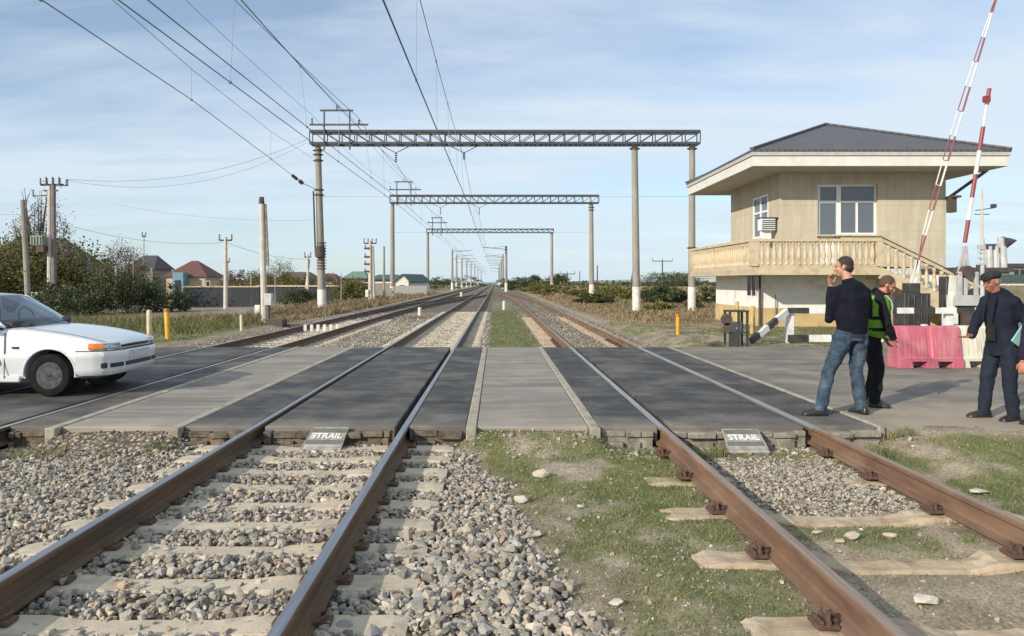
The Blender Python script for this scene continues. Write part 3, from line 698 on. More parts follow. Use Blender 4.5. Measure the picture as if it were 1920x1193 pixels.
# ================================================================ OVERHEAD LINE
MPOLE = pm('pole concrete', (.33, .30, .255), (.25, .23, .195), scale=3, rough=.9, bmp=.2, stretch=(1, 1, .3), c3=(.24, .21, .17), s3=2, t3=(.55, .75))
MWHITE = pm('whitewash', (.78, .76, .70), (.62, .58, .50), scale=3, rough=.9, bmp=.2, c3=(.45, .38, .29), s3=5, t3=(.56, .8))
MSTEEL = pm('dark galvanised steel', (.085, .09, .105), (.06, .062, .07), scale=5, rough=.7, metal=.2)
MIRON = pm('rusty dark iron', (.10, .07, .055), (.06, .05, .045), scale=8, rough=.8)
MWIRE = pm('weathered wire', (.15, .155, .17), (.11, .115, .125), scale=3, rough=.6)
MWIREG = pm('thin grey wire', (.27, .29, .32), (.22, .24, .27), scale=3, rough=.6)
MINS = pm('brown porcelain', (.08, .04, .03), (.05, .03, .03), scale=8, rough=.3)
def insulator(mb, p, q, r=.07, n=4):
    p = Vector(p); q = Vector(q); mb.tube([p, q], r*.3, 6)
    for i in range(n):
        c = p.lerp(q, (i+.5)/n); d = (q-p).normalized()*.018; mb.tube([c-d, c+d], [r, r*.6], 8)
def pole(parent, x, y, zt, r0, r1, zb, white=1.25, lean=0., collars=(), name='pole'):
    mb = MB(); mb.tube([(x, y, zb), (x+lean*.5, y, (zb+zt)/2), (x+lean, y, zt)], [r0, (r0+r1)/2, r1], 16)
    p = mb.build(name, MPOLE, parent, smooth=True)
    if white:
        mb = MB(); mb.tube([(x, y, zb), (x+lean*white/(zt-zb), y, zb+white)], [r0+.012, r0+.006], 16); mb.build('painted_base', MWHITE, p, smooth=True)
    for z in collars:
        mb = MB(); xx = x+lean*(z-zb)/(zt-zb); mb.tube([(xx, y, z-.06), (xx, y, z+.06)], r1+.05, 12); mb.box((xx, y-.02, z), (2*r1+.26, .12, .06)); mb.build('collar', MIRON, p)
    return p
def truss(parent, x0, x1, y, z0, z1, npan, cw=.13, depth=.75, tw=.055):
    mb = MB()
    for yy in (y-depth/2, y+depth/2):
        mb.bb(x0, x1, yy-cw/2, yy+cw/2, z1-cw, z1); mb.bb(x0, x1, yy-cw/2, yy+cw/2, z0, z0+cw)
        for i in range(npan+1):
            x = x0+(x1-x0)*i/npan
            mb.bb(x-tw/2, x+tw/2, yy-tw/2, yy+tw/2, z0+cw+.002, z1-cw-.002)
            if i < npan and i not in (0,):
                xn = x0+(x1-x0)*(i+1)/npan
                a, b_ = ((x, z1-cw), (xn, z0+cw)) if i < npan/2 else ((x, z0+cw), (xn, z1-cw))
                mb.beam((a[0], yy+.004, a[1]), (b_[0], yy+.004, b_[1]), tw*.8, tw*.8, up=(0, 1, 0))
    for i in range(npan+1):
        x = x0+(x1-x0)*i/npan; 
        for z in (z0+cw/2, z1-cw/2): mb.beam((x, y-depth/2+cw/2+.002, z), (x, y+depth/2-cw/2-.002, z), tw)
        if i < npan:
            xn = x0+(x1-x0)*(i+1)/npan; mb.beam((x, y-depth/2+.07, z1-cw/2), (xn, y+depth/2-.07, z1-cw/2), tw*.6)
    return mb.build('truss', MSTEEL, parent)
def feeder_frame(parent, x, y, z, zt, w=.0, s=1.):
    mb = MB(); a = .08*s
    for dx in (-.5, .5): mb.beam((x+dx*1.5, y-.5, z-1.2), (x+dx*1.5, y-.5, zt), a, a, up=(0, 1, 0))
    mb.beam((x-1.0, y-.5, zt), (x+.95, y-.5, zt), a*1.1, a*1.2); mb.beam((x-1.6, y-.56, zt-.85), (x+1.85, y-.56, zt-.85), a*1.1, a*1.2)
    insulator(mb, (x, y-.5, zt), (x, y-.5, zt+.35), .08, 3); insulator(mb, (x-1.45, y-.56, zt-.8), (x-1.45, y-.56, zt-.45), .08, 3); insulator(mb, (x+1.3, y-.56, zt-.8), (x+1.3, y-.56, zt-.55), .08, 3)
    return mb.build('feeder_frame', MSTEEL, parent)
def hanger(parent, x, y, zbot, zins):
    mb = MB(); mb.beam((x-.9, y, zbot), (x, y, zbot-.45), .04); mb.beam((x+.9, y, zbot), (x, y, zbot-.45), .04); insulator(mb, (x, y, zbot-.45), (x, y, zins), .09, 5)
    return mb.build('insulator_hanger', MIRON, parent)
g1 = thing('catenary_gantry', (0, 44, -.2), 'nearest lattice gantry spanning all tracks on three tall concrete poles', 'gantry', 'catenary gantries over the tracks')
truss(g1, -11.0, 12.05, 44, 9.66, 10.5, 26)
pole(g1, -10.34, 44, 9.66, .25, .17, -.22, 1.3, -.25, (9.35, 9.1, 8.75, 7.0, 6.7))
pole(g1, 8.36, 44, 9.66, .23, .18, -.22, 1.45, -.12, (9.45,))
pole(g1, 11.64, 44, 9.66, .22, .17, -.22, 1.45, .03, (9.45, 3.55))
feeder_frame(g1, -9.35, 44, 10.5, 11.62)
hanger(g1, -5.95, 44, 9.66, 8.66); hanger(g1, -1.9, 44, 9.66, 8.8)
mb = MB(); mb.tube([(-10.80, 43.75, 6.9), (-10.68, 43.75, 3.2)], .05, 8); mb.tube([(-10.34-.05, 43.7, 3.6), (-10.34-.05, 43.7, 3.0)], .30, 12)
for z in np.arange(2.3, 3.9, .17): mb.tube([(-10.38, 44, z), (-10.38, 44, z+.05)], .285, 14)
mb.build('wrap_bands', MIRON, g1)
g2 = thing('catenary_gantry', (0, 80, -.2), 'second lattice gantry, seen through the nearest one', 'gantry', 'catenary gantries over the tracks')
truss(g2, -11.45, 11.1, 80, 10.0, 10.93, 26, .14); pole(g2, -11.2, 80, 10.0, .27, .21, -.25, 1.3); pole(g2, 10.35, 80, 10.0, .27, .21, -.25, 1.5, -.05, (9.6, 9.3))
feeder_frame(g2, -9.9, 80, 10.93, 12.3, s=1.2); hanger(g2, -6.0, 80, 10, 8.8); hanger(g2, -1.8, 80, 10, 8.8)
g3 = thing('catenary_gantry', (0, 128, -.2), 'third and farthest lattice gantry, smallest in the distance', 'gantry', 'catenary gantries over the tracks')
truss(g3, -12.0, 9.95, 128, 10.0, 10.75, 24, .15, tw=.08); pole(g3, -11.8, 128, 10.0, .28, .22, -.25, 1.3); pole(g3, 9.65, 128, 10.0, .28, .22, -.25, 1.6)
feeder_frame(g3, -10.2, 128, 10.75, 12.6, s=1.6)
GM = 'catenary masts in the distance'
def mast(x, y, zt, side, lab, br=True):
    t = thing('catenary_mast', (x, y, -.25), lab, 'catenary mast', GM); pole(t, x, y, zt, .26, .2, -.25, 1.6)
    if br:
        mb = MB(); mb.beam((x, y, zt-.6), (x+side*4.2, y, zt-.2), .09); mb.beam((x, y, zt-2.1), (x+side*3.9, y, zt-1.9), .07); mb.beam((x, y, zt), (x+side*2.6, y, zt-.35), .05); mb.build('bracket', MSTEEL, t)
for i, (px, Y, zt) in enumerate(((848, 160, 8.6), (856, 188, 8.6), (866, 216, 8.6), (875, 250, 8.8), (883, 292, 9), (890, 345, 9), (896, 410, 9), (902, 500, 9))):
    mast(xa(px, Y), Y, zt, 1, ['first and tallest distant mast left of the main line', 'second distant mast left of the main line', 'third distant mast left of the main line', 'fourth distant mast left of the main line', 'fifth distant mast left of the main line', 'sixth distant mast left of the main line', 'seventh distant mast left of the main line', 'farthest distant mast left of the main line'][i])
for i, (px, Y, zt) in enumerate(((949, 133, 8.0), (943, 182, 8.4), (940, 226, 8.6), (937, 290, 9), (935, 380, 9))):
    mast(xa(px, Y), Y, zt, -1, ['tallest distant mast right of the main line with a white painted foot', 'second distant mast right of the main line', 'third distant mast right of the main line', 'fourth distant mast right of the main line', 'farthest distant mast right of the main line'][i])
def wirepts(p, q, sag, n=14):
    p = Vector(p); q = Vector(q); return [p.lerp(q, i/n)-Vector((0, 0, sag*4*(i/n)*(1-i/n))) for i in range(n+1)]
def spanline(supports, sag):
    pts = []
    for a, b_ in zip(supports[:-1], supports[1:]):
        w_ = wirepts(a, b_, sag); pts += w_ if not pts else w_[1:]
    return pts
def zat(pts, y):
    for a, b_ in zip(pts[:-1], pts[1:]):
        if a.y <= y <= b_.y: return a.lerp(b_, (y-a.y)/(b_.y-a.y))
def overhead(x, label, zm, contacts, rm, rc, far):
    t = thing('overhead_line', (x, 44, 6), label, 'overhead line', 'overhead contact lines above the tracks')
    sup = [(x+.1, -6, zm), (x-.05, 44, zm), (x, 80, zm-.1), (x, 128, zm-.2), (x, 180, zm-.5), (x, 240, zm-.5), (x, 300, zm-.5), (x, 400, zm-.5), (x, 520, zm-.5)]
    mp_ = spanline(sup, .62); mb = MB(); mb.tube(mp_, rm, 5); mb.build('messenger_wire', MWIRE, t)
    cs = []
    for dx, z in contacts:
        cp = spanline([(x+dx-.1, -6, z+.1), (x+dx+.12, 44, z+.25), (x+dx, 80, z+.3), (x+dx, 128, z+.3), (x+dx, 180, z+.2), (x+dx, 300, z+.2), (x+dx, 520, z+.2)], .06)
        mb = MB(); mb.tube(cp, rc, 5); mb.build('contact_wire', MWIRE, t); cs.append(cp)
    ys_ = list(np.arange(5.5, 44, 5.6))+list(np.arange(50, 128, 9))
    for i, y in enumerate(ys_):
        a = zat(mp_, y); b_ = zat(cs[i % len(cs)], y); mb = MB(); mb.tube([a, b_], .006+.00008*y, 4); mb.box(b_, (.05, .08, .06)); mb.box(a, (.05, .08, .05)); mb.build('dropper', MWIREG, t)
    return t
overhead(-5.92, 'overhead line above the left track with two contact wires', 8.66, ((-.08, 5.93), (.2, 6.08)), .013, .012, 1)
overhead(-1.82, 'overhead line above the main line with a thick contact wire', 8.8, ((.02, 5.98),), .011, .017, 1)
def wire(pts, r, label, m=MWIRE, grp='overhead wires beside the tracks', name='overhead_wire'):
    mb = MB(); mb.tube(pts, r, 5); o = mb.build(name, m, None, tuple(pts[0])); return tag(o, label, 'wire', grp)
# anchored wire pair that ends at the gantry's left pole
A = [(-6.6, 0, 6.1), (-8.0, 13, 6.5), (-8.85, 21.5, 6.83), (-9.9, 32.5, 6.95), (-10.75, 41, 7.02)]
t = thing('anchored_line', (-10.7, 43.5, 7), 'wire pair with droppers anchored to the left pole of the nearest gantry', 'overhead line')
mb = MB(); mb.tube(A, .012, 5); mb.build('contact_wire', MWIRE, t)
Bp = [(-7.0, 0, 7.9), (-8.2, 14, 7.7), (-8.85, 21.5, 7.72), (-9.9, 32.5, 8.15), (-10.85, 43.6, 8.85)]
mb = MB(); mb.tube(Bp, .009, 5); mb.build('messenger_wire', MWIREG, t)
for a, b_ in ((A[2], Bp[2]), (A[3], Bp[3]), (A[1], (-8.1, 13, 7.7))):
    mb = MB(); mb.tube([a, b_], .007, 4); mb.box(a, (.05, .08, .06)); mb.build('dropper', MWIREG, t)
mb = MB(); insulator(mb, (-10.45, 38, 7.0), (-10.6, 39.4, 7.01), .09, 6); mb.build('insulator', MINS, t); mb = MB(); insulator(mb, (-10.68, 40.3, 7.02), (-10.75, 41, 7.02), .12, 3); mb.tube([(-10.75, 41, 7.02), (-10.6, 43.75, 7.0)], .02, 5); mb.build('insulator', MINS, t)
W = lambda p, q, sag, n=14: wirepts(p, q, sag, n)
wire(W(at(300, -46, 24), (-10.75, 43.4, 11.3), .1)+W((-10.75, 43.4, 11.3), (-11.3, 79.4, 12.1), .5)[1:], .010, 'faint feeder wire to the left end of the small frame on the nearest gantry', MWIREG)
wire(W(at(380, -60, 25), (-8.1, 43.4, 11.2), .1)+W((-8.1, 43.4, 11.2), (-8.6, 79.4, 12.0), .5)[1:], .015, 'dark feeder wire to the right end of the small frame on the nearest gantry')
wire(W(at(410, -50, 25), (-8.35, 43.4, 11.05), .15)+W((-8.35, 43.4, 11.05), (-9.0, 79.4, 12.0), .5)[1:], .010, 'second feeder wire just below the dark one', MWIREG)
wire(W((-10.6, 44, 6.62), (11.6, 44, 6.62), .04), .010, 'level cross wire between the poles of the nearest gantry', MWIREG)
wire(W((-11.2, 80, 6.9), (10.3, 80, 6.9), .04), .012, 'level cross wire between the poles of the second gantry', MWIREG)
# ---------------------------------------------------------------- utility poles at left
zg_ = lambda x, y: float(gz(x, y))
def crossarm(mb, x, y, z, w, n=3, s=1.):
    mb.beam((x-w/2, y, z), (x+w/2, y, z), .07*s)
    for i in range(n):
        xx = x-w/2+w*i/(n-1); insulator(mb, (xx, y, z), (xx, y, z+.28*s), .06*s, 3)
tp = thing('transformer_pole', (-23.4, 39, -.2), 'thick twin concrete pole with a green transformer box and insulators on top', 'utility pole')
px_ = xa(96, 39)
mb = MB(); mb.tube([(px_-.08, 39, 1), (px_-.08, 39, 6.6)], [.13, .10], 10); mb.build('pole', pm('pale pole', (.58, .54, .47), (.45, .41, .35), rough=.9), tp, smooth=True)
mb = MB(); mb.tube([(px_+.12, 39.05, -.2), (px_+.09, 39.05, 6.7)], [.14, .11], 10); mb.build('pole', pm('mauve grey pole', (.24, .20, .20), (.17, .14, .14), rough=.9), tp, smooth=True)
mb = MB(); mb.bb(px_-.42, px_+.42, 38.7, 39.4, -.2, 1.05); mb.build('stone_pedestal', pm('stone masonry', (.22, .19, .18), (.12, .10, .10), scale=4, rough=.9, bmp=.6), tp, bevel=.03)
mb = MB(); mb.bb(px_-.75, px_-.45, 38.5, 38.7, .45, 1.0); mb.build('meter_box', MWHITE, tp, bevel=.01)
mb = MB(); mb.bb(px_-.75, px_-.15, 38.45, 38.85, 3.45, 3.95)
for i in range(4): mb.bb(px_-.74+.15*i, px_-.68+.15*i, 38.4, 38.45, 3.5, 3.9)
for i in range(3): insulator(mb, (px_-.62+.17*i, 38.65, 3.95), (px_-.62+.17*i, 38.65, 4.2), .04, 3)
mb.build('transformer', pm('faded green paint', (.27, .31, .24), (.20, .24, .18), rough=.7), tp)
mb = MB(); mb.bb(px_-.5, px_-.1, 38.5, 38.9, 3.1, 3.42); mb.build('transformer_bracket', MIRON, tp)
mb = MB(); mb.beam((px_-.55, 39, 6.65), (px_+.65, 39, 6.65), .10); mb.beam((px_-.4, 39, 6.35), (px_+.35, 39, 6.35), .08)
for i in range(7): insulator(mb, (px_-.5+.17*i, 38.9+.2*(i % 2), 6.65), (px_-.5+.17*i, 38.9+.2*(i % 2), 7.0+.1*(i % 2)), .07, 3)
mb.beam((px_+.4, 39, 6.65), (px_+.85, 39, 6.6), .05); insulator(mb, (px_+.83, 39, 6.6), (px_+.83, 39, 6.95), .1, 3)
mb.beam((px_-.1, 39, 6.1), (px_-.95, 39, 6.05), .05); insulator(mb, (px_-.95, 39, 6.05), (px_-.95, 39, 6.4), .07, 3)
mb.build('crossarm', MSTEEL, tp)
def simple_pole(name, px, ptop, Y, r, lab, m=MPOLE, arm=0., n=3, white=0., grp=None, zb=None, twin=0., lean=0.):
    x = xa(px, Y); zt = za(ptop, Y); zb = zg_(x, Y)-.05 if zb is None else zb
    t = thing(name, (x, Y, zb), lab, 'utility pole', grp)
    mb = MB(); mb.tube([(x, Y, zb), (x+lean, Y, zt)], [r, r*.72], 10)
    if twin: mb.tube([(x+twin, Y+.1, zb), (x+r*1.2, Y+.1, zt-.4)], [r*.8, r*.6], 8)
    p = mb.build('pole', m, t, smooth=True)
    if white:
        mb = MB(); mb.tube([(x, Y, zb), (x, Y, zb+white)], r+.01, 10); mb.build('painted_base', MWHITE, p, smooth=True)
    if arm:
        mb = MB(); crossarm(mb, x+lean, Y, zt-.2, arm, n, 1+Y/120); mb.build('crossarm', MIRON, t)
    return t
MPALE = pm('bleached concrete', (.60, .56, .48), (.47, .43, .36), scale=3, rough=.9)
PG = 'utility poles left of the tracks'
simple_pole('utility_pole', 54, 375, 42, .17, 'leaning grey pole at the far left in front of the big tree', zb=-.2, lean=-.35, grp=PG)
simple_pole('utility_pole', 423, 445, 48, .14, 'pale slim pole with a small crossarm in front of the dark wall', MPALE, .8, 2, grp=PG)
sp_ = simple_pole('utility_pole', 577, 478, 62, .11, 'thin pale pole just left of the nearest gantry pole', MPALE, .5, 2, twin=-.35, grp=PG)
simple_pole('utility_pole', 720, 462, 66, .12, 'thin grey green pole with no crossarm left of the second gantry', grp=PG)
t = simple_pole('utility_pole', 694, 452, 61, .17, 'grey pole with stacked insulators between the first and second gantries', MPALE, 1.0, 4, white=.8, twin=.3, grp=PG)
x = xa(694, 61); mb = MB()
for z in (3.6, 3.0, 2.4, 4.3): mb.box((x-.25, 61, z), (.45, .3, .16)); insulator(mb, (x-.4, 61, z), (x-.4, 61, z+.3), .08, 3)
mb.build('switchgear', MIRON, t); mb = MB(); mb.bb(x-.35, x-.1, 60.7, 60.9, .3, .9); mb.build('meter_box', MWHITE, t)
for i, (px, pt, Y, lab) in enumerate(((250, 462, 55, 'thin rusty pole standing in front of the bare tree'), (217, 498, 52, 'short pale post in the bushes behind the white car'), (284, 503, 52, 'short pale post left of the red roofed house'), (270, 440, 75, 'thin antenna mast above the bare tree'), (427, 488, 75, 'thin antenna pole right of the red roofed house'), (471, 514, 58, 'short post in front of the long dark wall'), (516, 512, 60, 'thin post right of the red and white signal pole'), (640, 512, 62, 'thin post in front of the rounded green bush'))):
    simple_pole('utility_pole', px, pt, Y, .05 if 'thin' in lab else .09, lab, MPALE if 'pale' in lab else MPOLE, .35 if 'antenna' in lab else 0, 2, grp=PG)
# red-and-white stained signal pole near the track, twin tubes
Y = 30; x = xa(496, Y); t = thing('signal_pole', (x, Y, -.2), 'tall twin post with faded red stripes beside the left track', 'signal pole')
mb = MB(); mb.tube([(x, Y, -.2), (x-.12, Y, 4.75)], [.13, .10], 10); mb.build('pole', MPALE, t, smooth=True)
mb = MB(); mb.tube([(x+.12, Y+.05, 2.2), (x+.02, Y+.05, 4.7)], [.06, .05], 8); mb.build('pole', pm('faded red paint', (.34, .17, .15), (.5, .42, .38), scale=5, rough=.8), t, smooth=True)
mb = MB(); mb.tube([(x-.12, Y, 4.7), (x-.12, Y, 4.98)], [.12, .09], 8); mb.build('lamp_head', MIRON, t)
t = thing('trackside_box', (xa(504, 29), 29, -.2), 'grey cabinet on a thin post right of the striped signal pole', 'cabinet'); x = xa(504, 29)
mb = MB(); mb.bb(x-.14, x+.14, 28.85, 29.15, .62, 1.08); mb.build('cabinet', pm('light grey paint', (.55, .57, .58), (.42, .43, .43), rough=.6), t, bevel=.015); mb = MB(); mb.tube([(x, 29, -.2), (x, 29, .62)], .045, 8); mb.build('post', MSTEEL, t)
x = xa(483, 36); tag(MB().box((x, 36, .1), (.26, .15, .62)).build('marker_post', MWHITE, None, (x, 36, -.2), bevel=.02), 'white square marker left of the striped signal pole', 'marker post')
t = thing('track_equipment', (xa(522, 28), 28, -.15), 'low black track equipment box between signal pole and left track', 'equipment box'); x = xa(520, 28.3)
mb = MB(); mb.bb(x-.35, x+.3, 28.0, 28.6, -.2, .12); mb.build('box_body', MIRON, t, bevel=.03); mb = MB(); mb.box((x+.65, 28.3, -.12), (.7, .12, .08), .1); mb.build('linkage', MIRON, t); MB().box((x-.9, 28.4, -.1), (.9, .14, .1), -.1).build('linkage', MIRON, t)
# striped marker between the left track's rails
t = thing('striped_marker', (-6.0, 25.5, -.12), 'low row of white stakes between the rails of the left track', 'track marker')
for i in range(6): mb = MB(); mb.box((-6.55+.21*i, 25.4+.05*i, -.06), (.10, .09, .24), .1); mb.build('stake', MWHITE, t, bevel=.01)
# small white fouling posts
def stub(px, pb, h, w_, lab, m=MWHITE, name='marker_post', cap=None, tilt=0., cat='marker post', grp='short white marker posts between the tracks', gzv=None):
    z0 = -.19 if gzv is None else gzv; Y_ = (CZ-z0)*F/(pb-HY); x_ = xa(px, Y_); mb = MB()
    mb.lathe((0, 0, 0), [(w_, 0), (w_, h*.96), (w_*.7, h)], 10); R = Matrix.Rotation(tilt, 4, 'Y'); mb.v = [R@v+Vector((x_, Y_, z0)) for v in mb.v]
    if cap:
        t_ = thing(name, (x_, Y_, z0), lab, cat, grp); mb.build('post', m, t_, smooth=True); mb = MB(); mb.v = []; mb.lathe((x_+math.sin(tilt)*h, Y_, z0+h), [(w_*1.15, -.03), (w_*1.15, .05)], 10); mb.build('cap', cap, t_, smooth=True); return t_
    return tag(mb.build(name, m, None, (x_, Y_, z0), smooth=True), lab, cat, grp)
stub(787, 592, .42, .09, 'short white post between the left track and the main line')
stub(945, 581, .55, .09, 'short white post at the end of the green strip right of the main line')
stub(865, 559, .6, .13, 'short white post left of the main line by the distant crossover')
stub(1088, 562, .5, .1, 'short white post in the scrub left of the second gantry right pole')
MYEL = pm('yellow paint', (.72, .40, .03), (.58, .30, .03), scale=6, rough=.6, c3=(.45, .28, .12), s3=8, t3=(.6, .8))
MORG = pm('orange tip', (.55, .20, .05), (.42, .15, .04), scale=6, rough=.6)
MCRM = pm('cream paint', (.66, .55, .36), (.55, .44, .28), scale=6, rough=.7)
MOCH = pm('faded ochre paint', (.50, .36, .12), (.38, .27, .10), scale=6, rough=.7)
BG = 'bollards along the edges of the crossing'
stub(280, 640, .86, .065, 'cream bollard nearest the white car', MCRM, 'bollard', None, -.01, 'bollard', BG, -.1)
stub(315, 636, .82, .07, 'bright yellow bollard with an orange tip right of the cream one', MYEL, 'bollard', MORG, -.05, 'bollard', BG, -.1)
stub(453, 622, .56, .05, 'small tan bollard near the left track', MCRM, 'bollard', None, -.03, 'bollard', BG, -.12)
stub(1271, 628, .58, .06, 'bright yellow bollard alone in the grass left of the house', MYEL, 'bollard', MORG, 0, 'bollard', BG, -.04)
stub(1382, 632, 1.02, .055, 'tall ochre bollard behind the black pulley frame', MOCH, 'bollard', None, 0, 'bollard', BG, -.04)
stub(1411, 628, .86, .075, 'ochre bollard between the pulley frame and the striped rail', MOCH, 'bollard', None, 0, 'bollard', BG, -.04)
# poles in the right-hand field
FG = 'poles in the field at right'
for px, pt, Y, arm, lab, ln in ((1242, 488, 150, 4, 'distant crossarm pole left of the house', 0), (1181, 488, 110, 0, 'leaning dark pole behind the middle gantry pole', .7), (1120, 498, 160, 0, 'thin dark pole right of the second gantry', 0), (1064, 512, 150, 3, 'small distant pole with a flat crossarm in the scrub', 0), (1087, 508, 220, 0, 'faint pole between the flat crossarm pole and second gantry', 0)):
    simple_pole('field_pole', px, pt, Y, .15, lab, MIRON, arm, 3, grp=FG, lean=ln)
# low voltage wires at left
wire(W((px_+.83, 39, 6.95), at(575, 262, 43.6), .9), .011, 'upper sagging wire from the transformer pole to the gantry', MWIREG)
wire(W((px_+.83, 39, 6.9), at(575, 268, 43.6), 1.25), .009, 'lower sagging wire from the transformer pole to the gantry', MWIREG)
wire(W((px_+.2, 39, 4.7), at(418, 455, 48), .45), .010, 'thin wire between the transformer pole and the pale slim pole', MWIREG)
wire(W(at(424, 455, 48), at(576, 486, 62), .3), .012, 'thin wire from the pale slim pole towards the gantry', MWIREG)
wire(W(at(-60, 400, 41), at(42, 402, 42), .05), .010, 'short wire reaching the leaning grey pole from the left', MWIREG)
wire(W(at(200, 380, 120), at(590, 413, 120), 1.0), .02, 'very faint wire low across the sky left of the gantry', MWIREG)
# ================================================================ VEGETATION
def foliage(name, blobs, n, leaf, mat, parent, seed=0, nclump=60, spread=.16):
    """blobs: (centre, radii); leaves gather in clumps near each blob's surface"""
    rr = np.random.default_rng(seed); P_ = []
    vol = np.array([b_[1][0]*b_[1][2] for b_ in blobs]); vol = vol/vol.sum()
    for (c, ra), f_ in zip(blobs, vol):
        k = max(4, int(nclump*f_)); d = rr.normal(size=(k, 3)); d /= np.linalg.norm(d, axis=1)[:, None]
        cc = d*rr.uniform(.35, 1.02, (k, 1))**.6; nn = max(8, int(n*f_)); which = rr.integers(0, k, nn); sc = rr.uniform(.5, 1.4, k)[which][:, None]
        pts = cc[which]+rr.normal(size=(nn, 3))*spread*sc; P_.append(pts*np.array(ra)+np.array(c))
    P_ = np.concatenate(P_); P_ = P_[P_[:, 2] > -.25]; n = len(P_); R = rotm(rr, n); s_ = rr.uniform(.6, 1.3, n)*leaf
    q = np.array([[-.5, 0, 0], [0, -.28, .05], [.5, 0, 0], [0, .28, .05]])
    V = np.einsum('nij,vj->nvi', R, q)*s_[:, None, None]+P_[:, None, :]
    return npmesh(name, V.reshape(-1, 3), np.arange(n*4).reshape(-1, 4), mat, parent)
MLEAF = islandmat('dark leaf', [(0, (.03, .042, .018)), (.5, (.065, .085, .035)), (.8, (.11, .13, .055)), (1, (.18, .18, .09))], rough=.7, bscale=1.2, trans=.2)
MOLIVE = islandmat('olive leaf', [(0, (.06, .075, .02)), (.4, (.13, .145, .04)), (.75, (.21, .19, .065)), (1, (.28, .20, .08))], rough=.7, bscale=.8, trans=.25)
MGREY = islandmat('dry grey leaf', [(0, (.08, .06, .042)), (.5, (.16, .115, .08)), (1, (.25, .19, .13))], rough=.8, bscale=1, trans=.1)
MBARK = pm('bark', (.12, .095, .075), (.08, .06, .05), scale=8, rough=.95, bmp=.5)
def twigs(parent, c, ra, n, seed, r0=.02, name='branches', zlo=.1):
    rr = random.Random(seed); mb = MB(); c = Vector(c)
    base = Vector((c.x, c.y, 0))
    for i in range(n):
        a = rr.uniform(0, 2*PI); e = rr.uniform(.1, 1); tip = c+Vector((math.cos(a)*ra[0]*(1-e*.5)*rr.uniform(.4, 1), math.sin(a)*ra[1]*(1-e*.5)*rr.uniform(.4, 1), ra[2]*(e*1.7-.7)*rr.uniform(.75, 1.12)))
        mid = base.lerp(tip, .45)+Vector((rr.uniform(-.2, .2), rr.uniform(-.2, .2), ra[2]*.2)); 
        mb.tube([base+Vector((rr.uniform(-.1, .1), 0, zlo)), mid, tip], [r0*2.2, r0*1.2, r0*.45], 4, cap=False)
        for k in range(3):
            s_ = mid.lerp(tip, rr.uniform(.1, .9)); mb.tube([s_, s_+Vector((rr.uniform(-.5, .5)*ra[0]*.5, rr.uniform(-.4, .4), rr.uniform(.1, .5)*ra[2]*.5))], [r0*.6, r0*.25], 3, cap=False)
    return mb.build(name, MBARK, parent)
def bush(name, px, Y, w_, h, lab, mat=MLEAF, n=2200, leaf=.13, seed=0, nb=4, cat='bush', tall=False, grp=None, tw=0, trunk=0.):
    x = xa(px, Y); z = zg_(x, Y); rr = random.Random(seed+3); t = thing(name, (x, Y, z), lab, cat, grp)
    blobs = []
    for i in range(nb):
        f_ = rr.uniform(.55, 1); hh = (h-trunk)*rr.uniform(.6, 1) if i else (h-trunk)
        blobs.append(((x+rr.uniform(-.32, .32)*w_*(i > 0), Y+rr.uniform(-.3, .3)*w_, z+trunk+hh*.5), (w_*.5*f_, w_*.42*f_, hh*.53)))
    mb = MB(); mb.tube([(x, Y, z-.1), (x+.1*w_*.2, Y, z+trunk+h*.2), (x-.05, Y, z+h*.6)], [.05*h*.6, .035*h*.6, .02*h*.5], 7); mb.build('trunk', MBARK, t, smooth=True)
    if tw: twigs(t, (x, Y, z+h*.55), (w_*.55, w_*.5, h*.5), tw, seed, .012*h*.35)
    foliage('crown', blobs, n, leaf, mat, t, seed, int(16+n/95)); return t
VG = 'bushes and trees left of the tracks'
bush('tree', 14, 44, 7.4, 5.0, 'large olive green tree at the far left behind the white car', MOLIVE, 17000, .19, 1, 7, 'tree', grp=VG, tw=14)
t = bush('tree', 66, 47, 4.0, 7.3, 'tall half bare tree with thin upright twigs behind the transformer pole', MGREY, 4200, .12, 2, 3, 'tree', grp=VG, tw=85)
bush('tree', 128, 46, 2.8, 3.3, 'dark olive tree with bare twigs right of the transformer pole', MOLIVE, 8000, .17, 3, 4, 'tree', grp=VG, tw=14)
bush('bush', 178, 40, 3.6, 2.1, 'dark green bush right behind the bonnet of the white car', MLEAF, 5000, .14, 4, grp=VG)
bush('bush', 118, 37, 3.2, 1.8, 'dark bush behind the windscreen of the white car', MLEAF, 6000, .12, 5, grp=VG)
bush('bush', 236, 42, 3.2, 2.4, 'grey green bush with upright stems left of the cream bollard', MLEAF, 6000, .11, 6, grp=VG, tw=8)
bush('bush', 288, 43, 3.2, 1.9, 'dark green bush behind the cream and yellow bollards', MLEAF, 6500, .12, 7, grp=VG)
bush('bush', 336, 45, 1.8, 1.3, 'low dark bush at the left end of the dark wall', MLEAF, 2400, .12, 8, grp=VG)
bush('tree', 228, 72, 6.0, 5.4, 'round brown bare tree between the two dark roofs', MGREY, 15000, .14, 9, 5, 'tree', grp=VG, tw=60)
bush('tree', 262, 60, 5.2, 2.9, 'dark tree below the round brown tree', MLEAF, 9000, .14, 10, grp=VG, cat='tree')
bush('tree', 520, 75, 5.6, 4.0, 'grey green tree with bare top behind the signal pole', MOLIVE, 11000, .14, 11, 4, 'tree', grp=VG, tw=26)
bush('tree', 462, 85, 5.6, 3.0, 'dark low tree right of the red roofed house', MGREY, 8000, .18, 12, grp=VG, cat='tree', tw=12)
bush('tree', 560, 78, 5.2, 2.4, 'olive bush in front of the brown roofed house', MOLIVE, 7000, .17, 13, grp=VG, cat='bush')
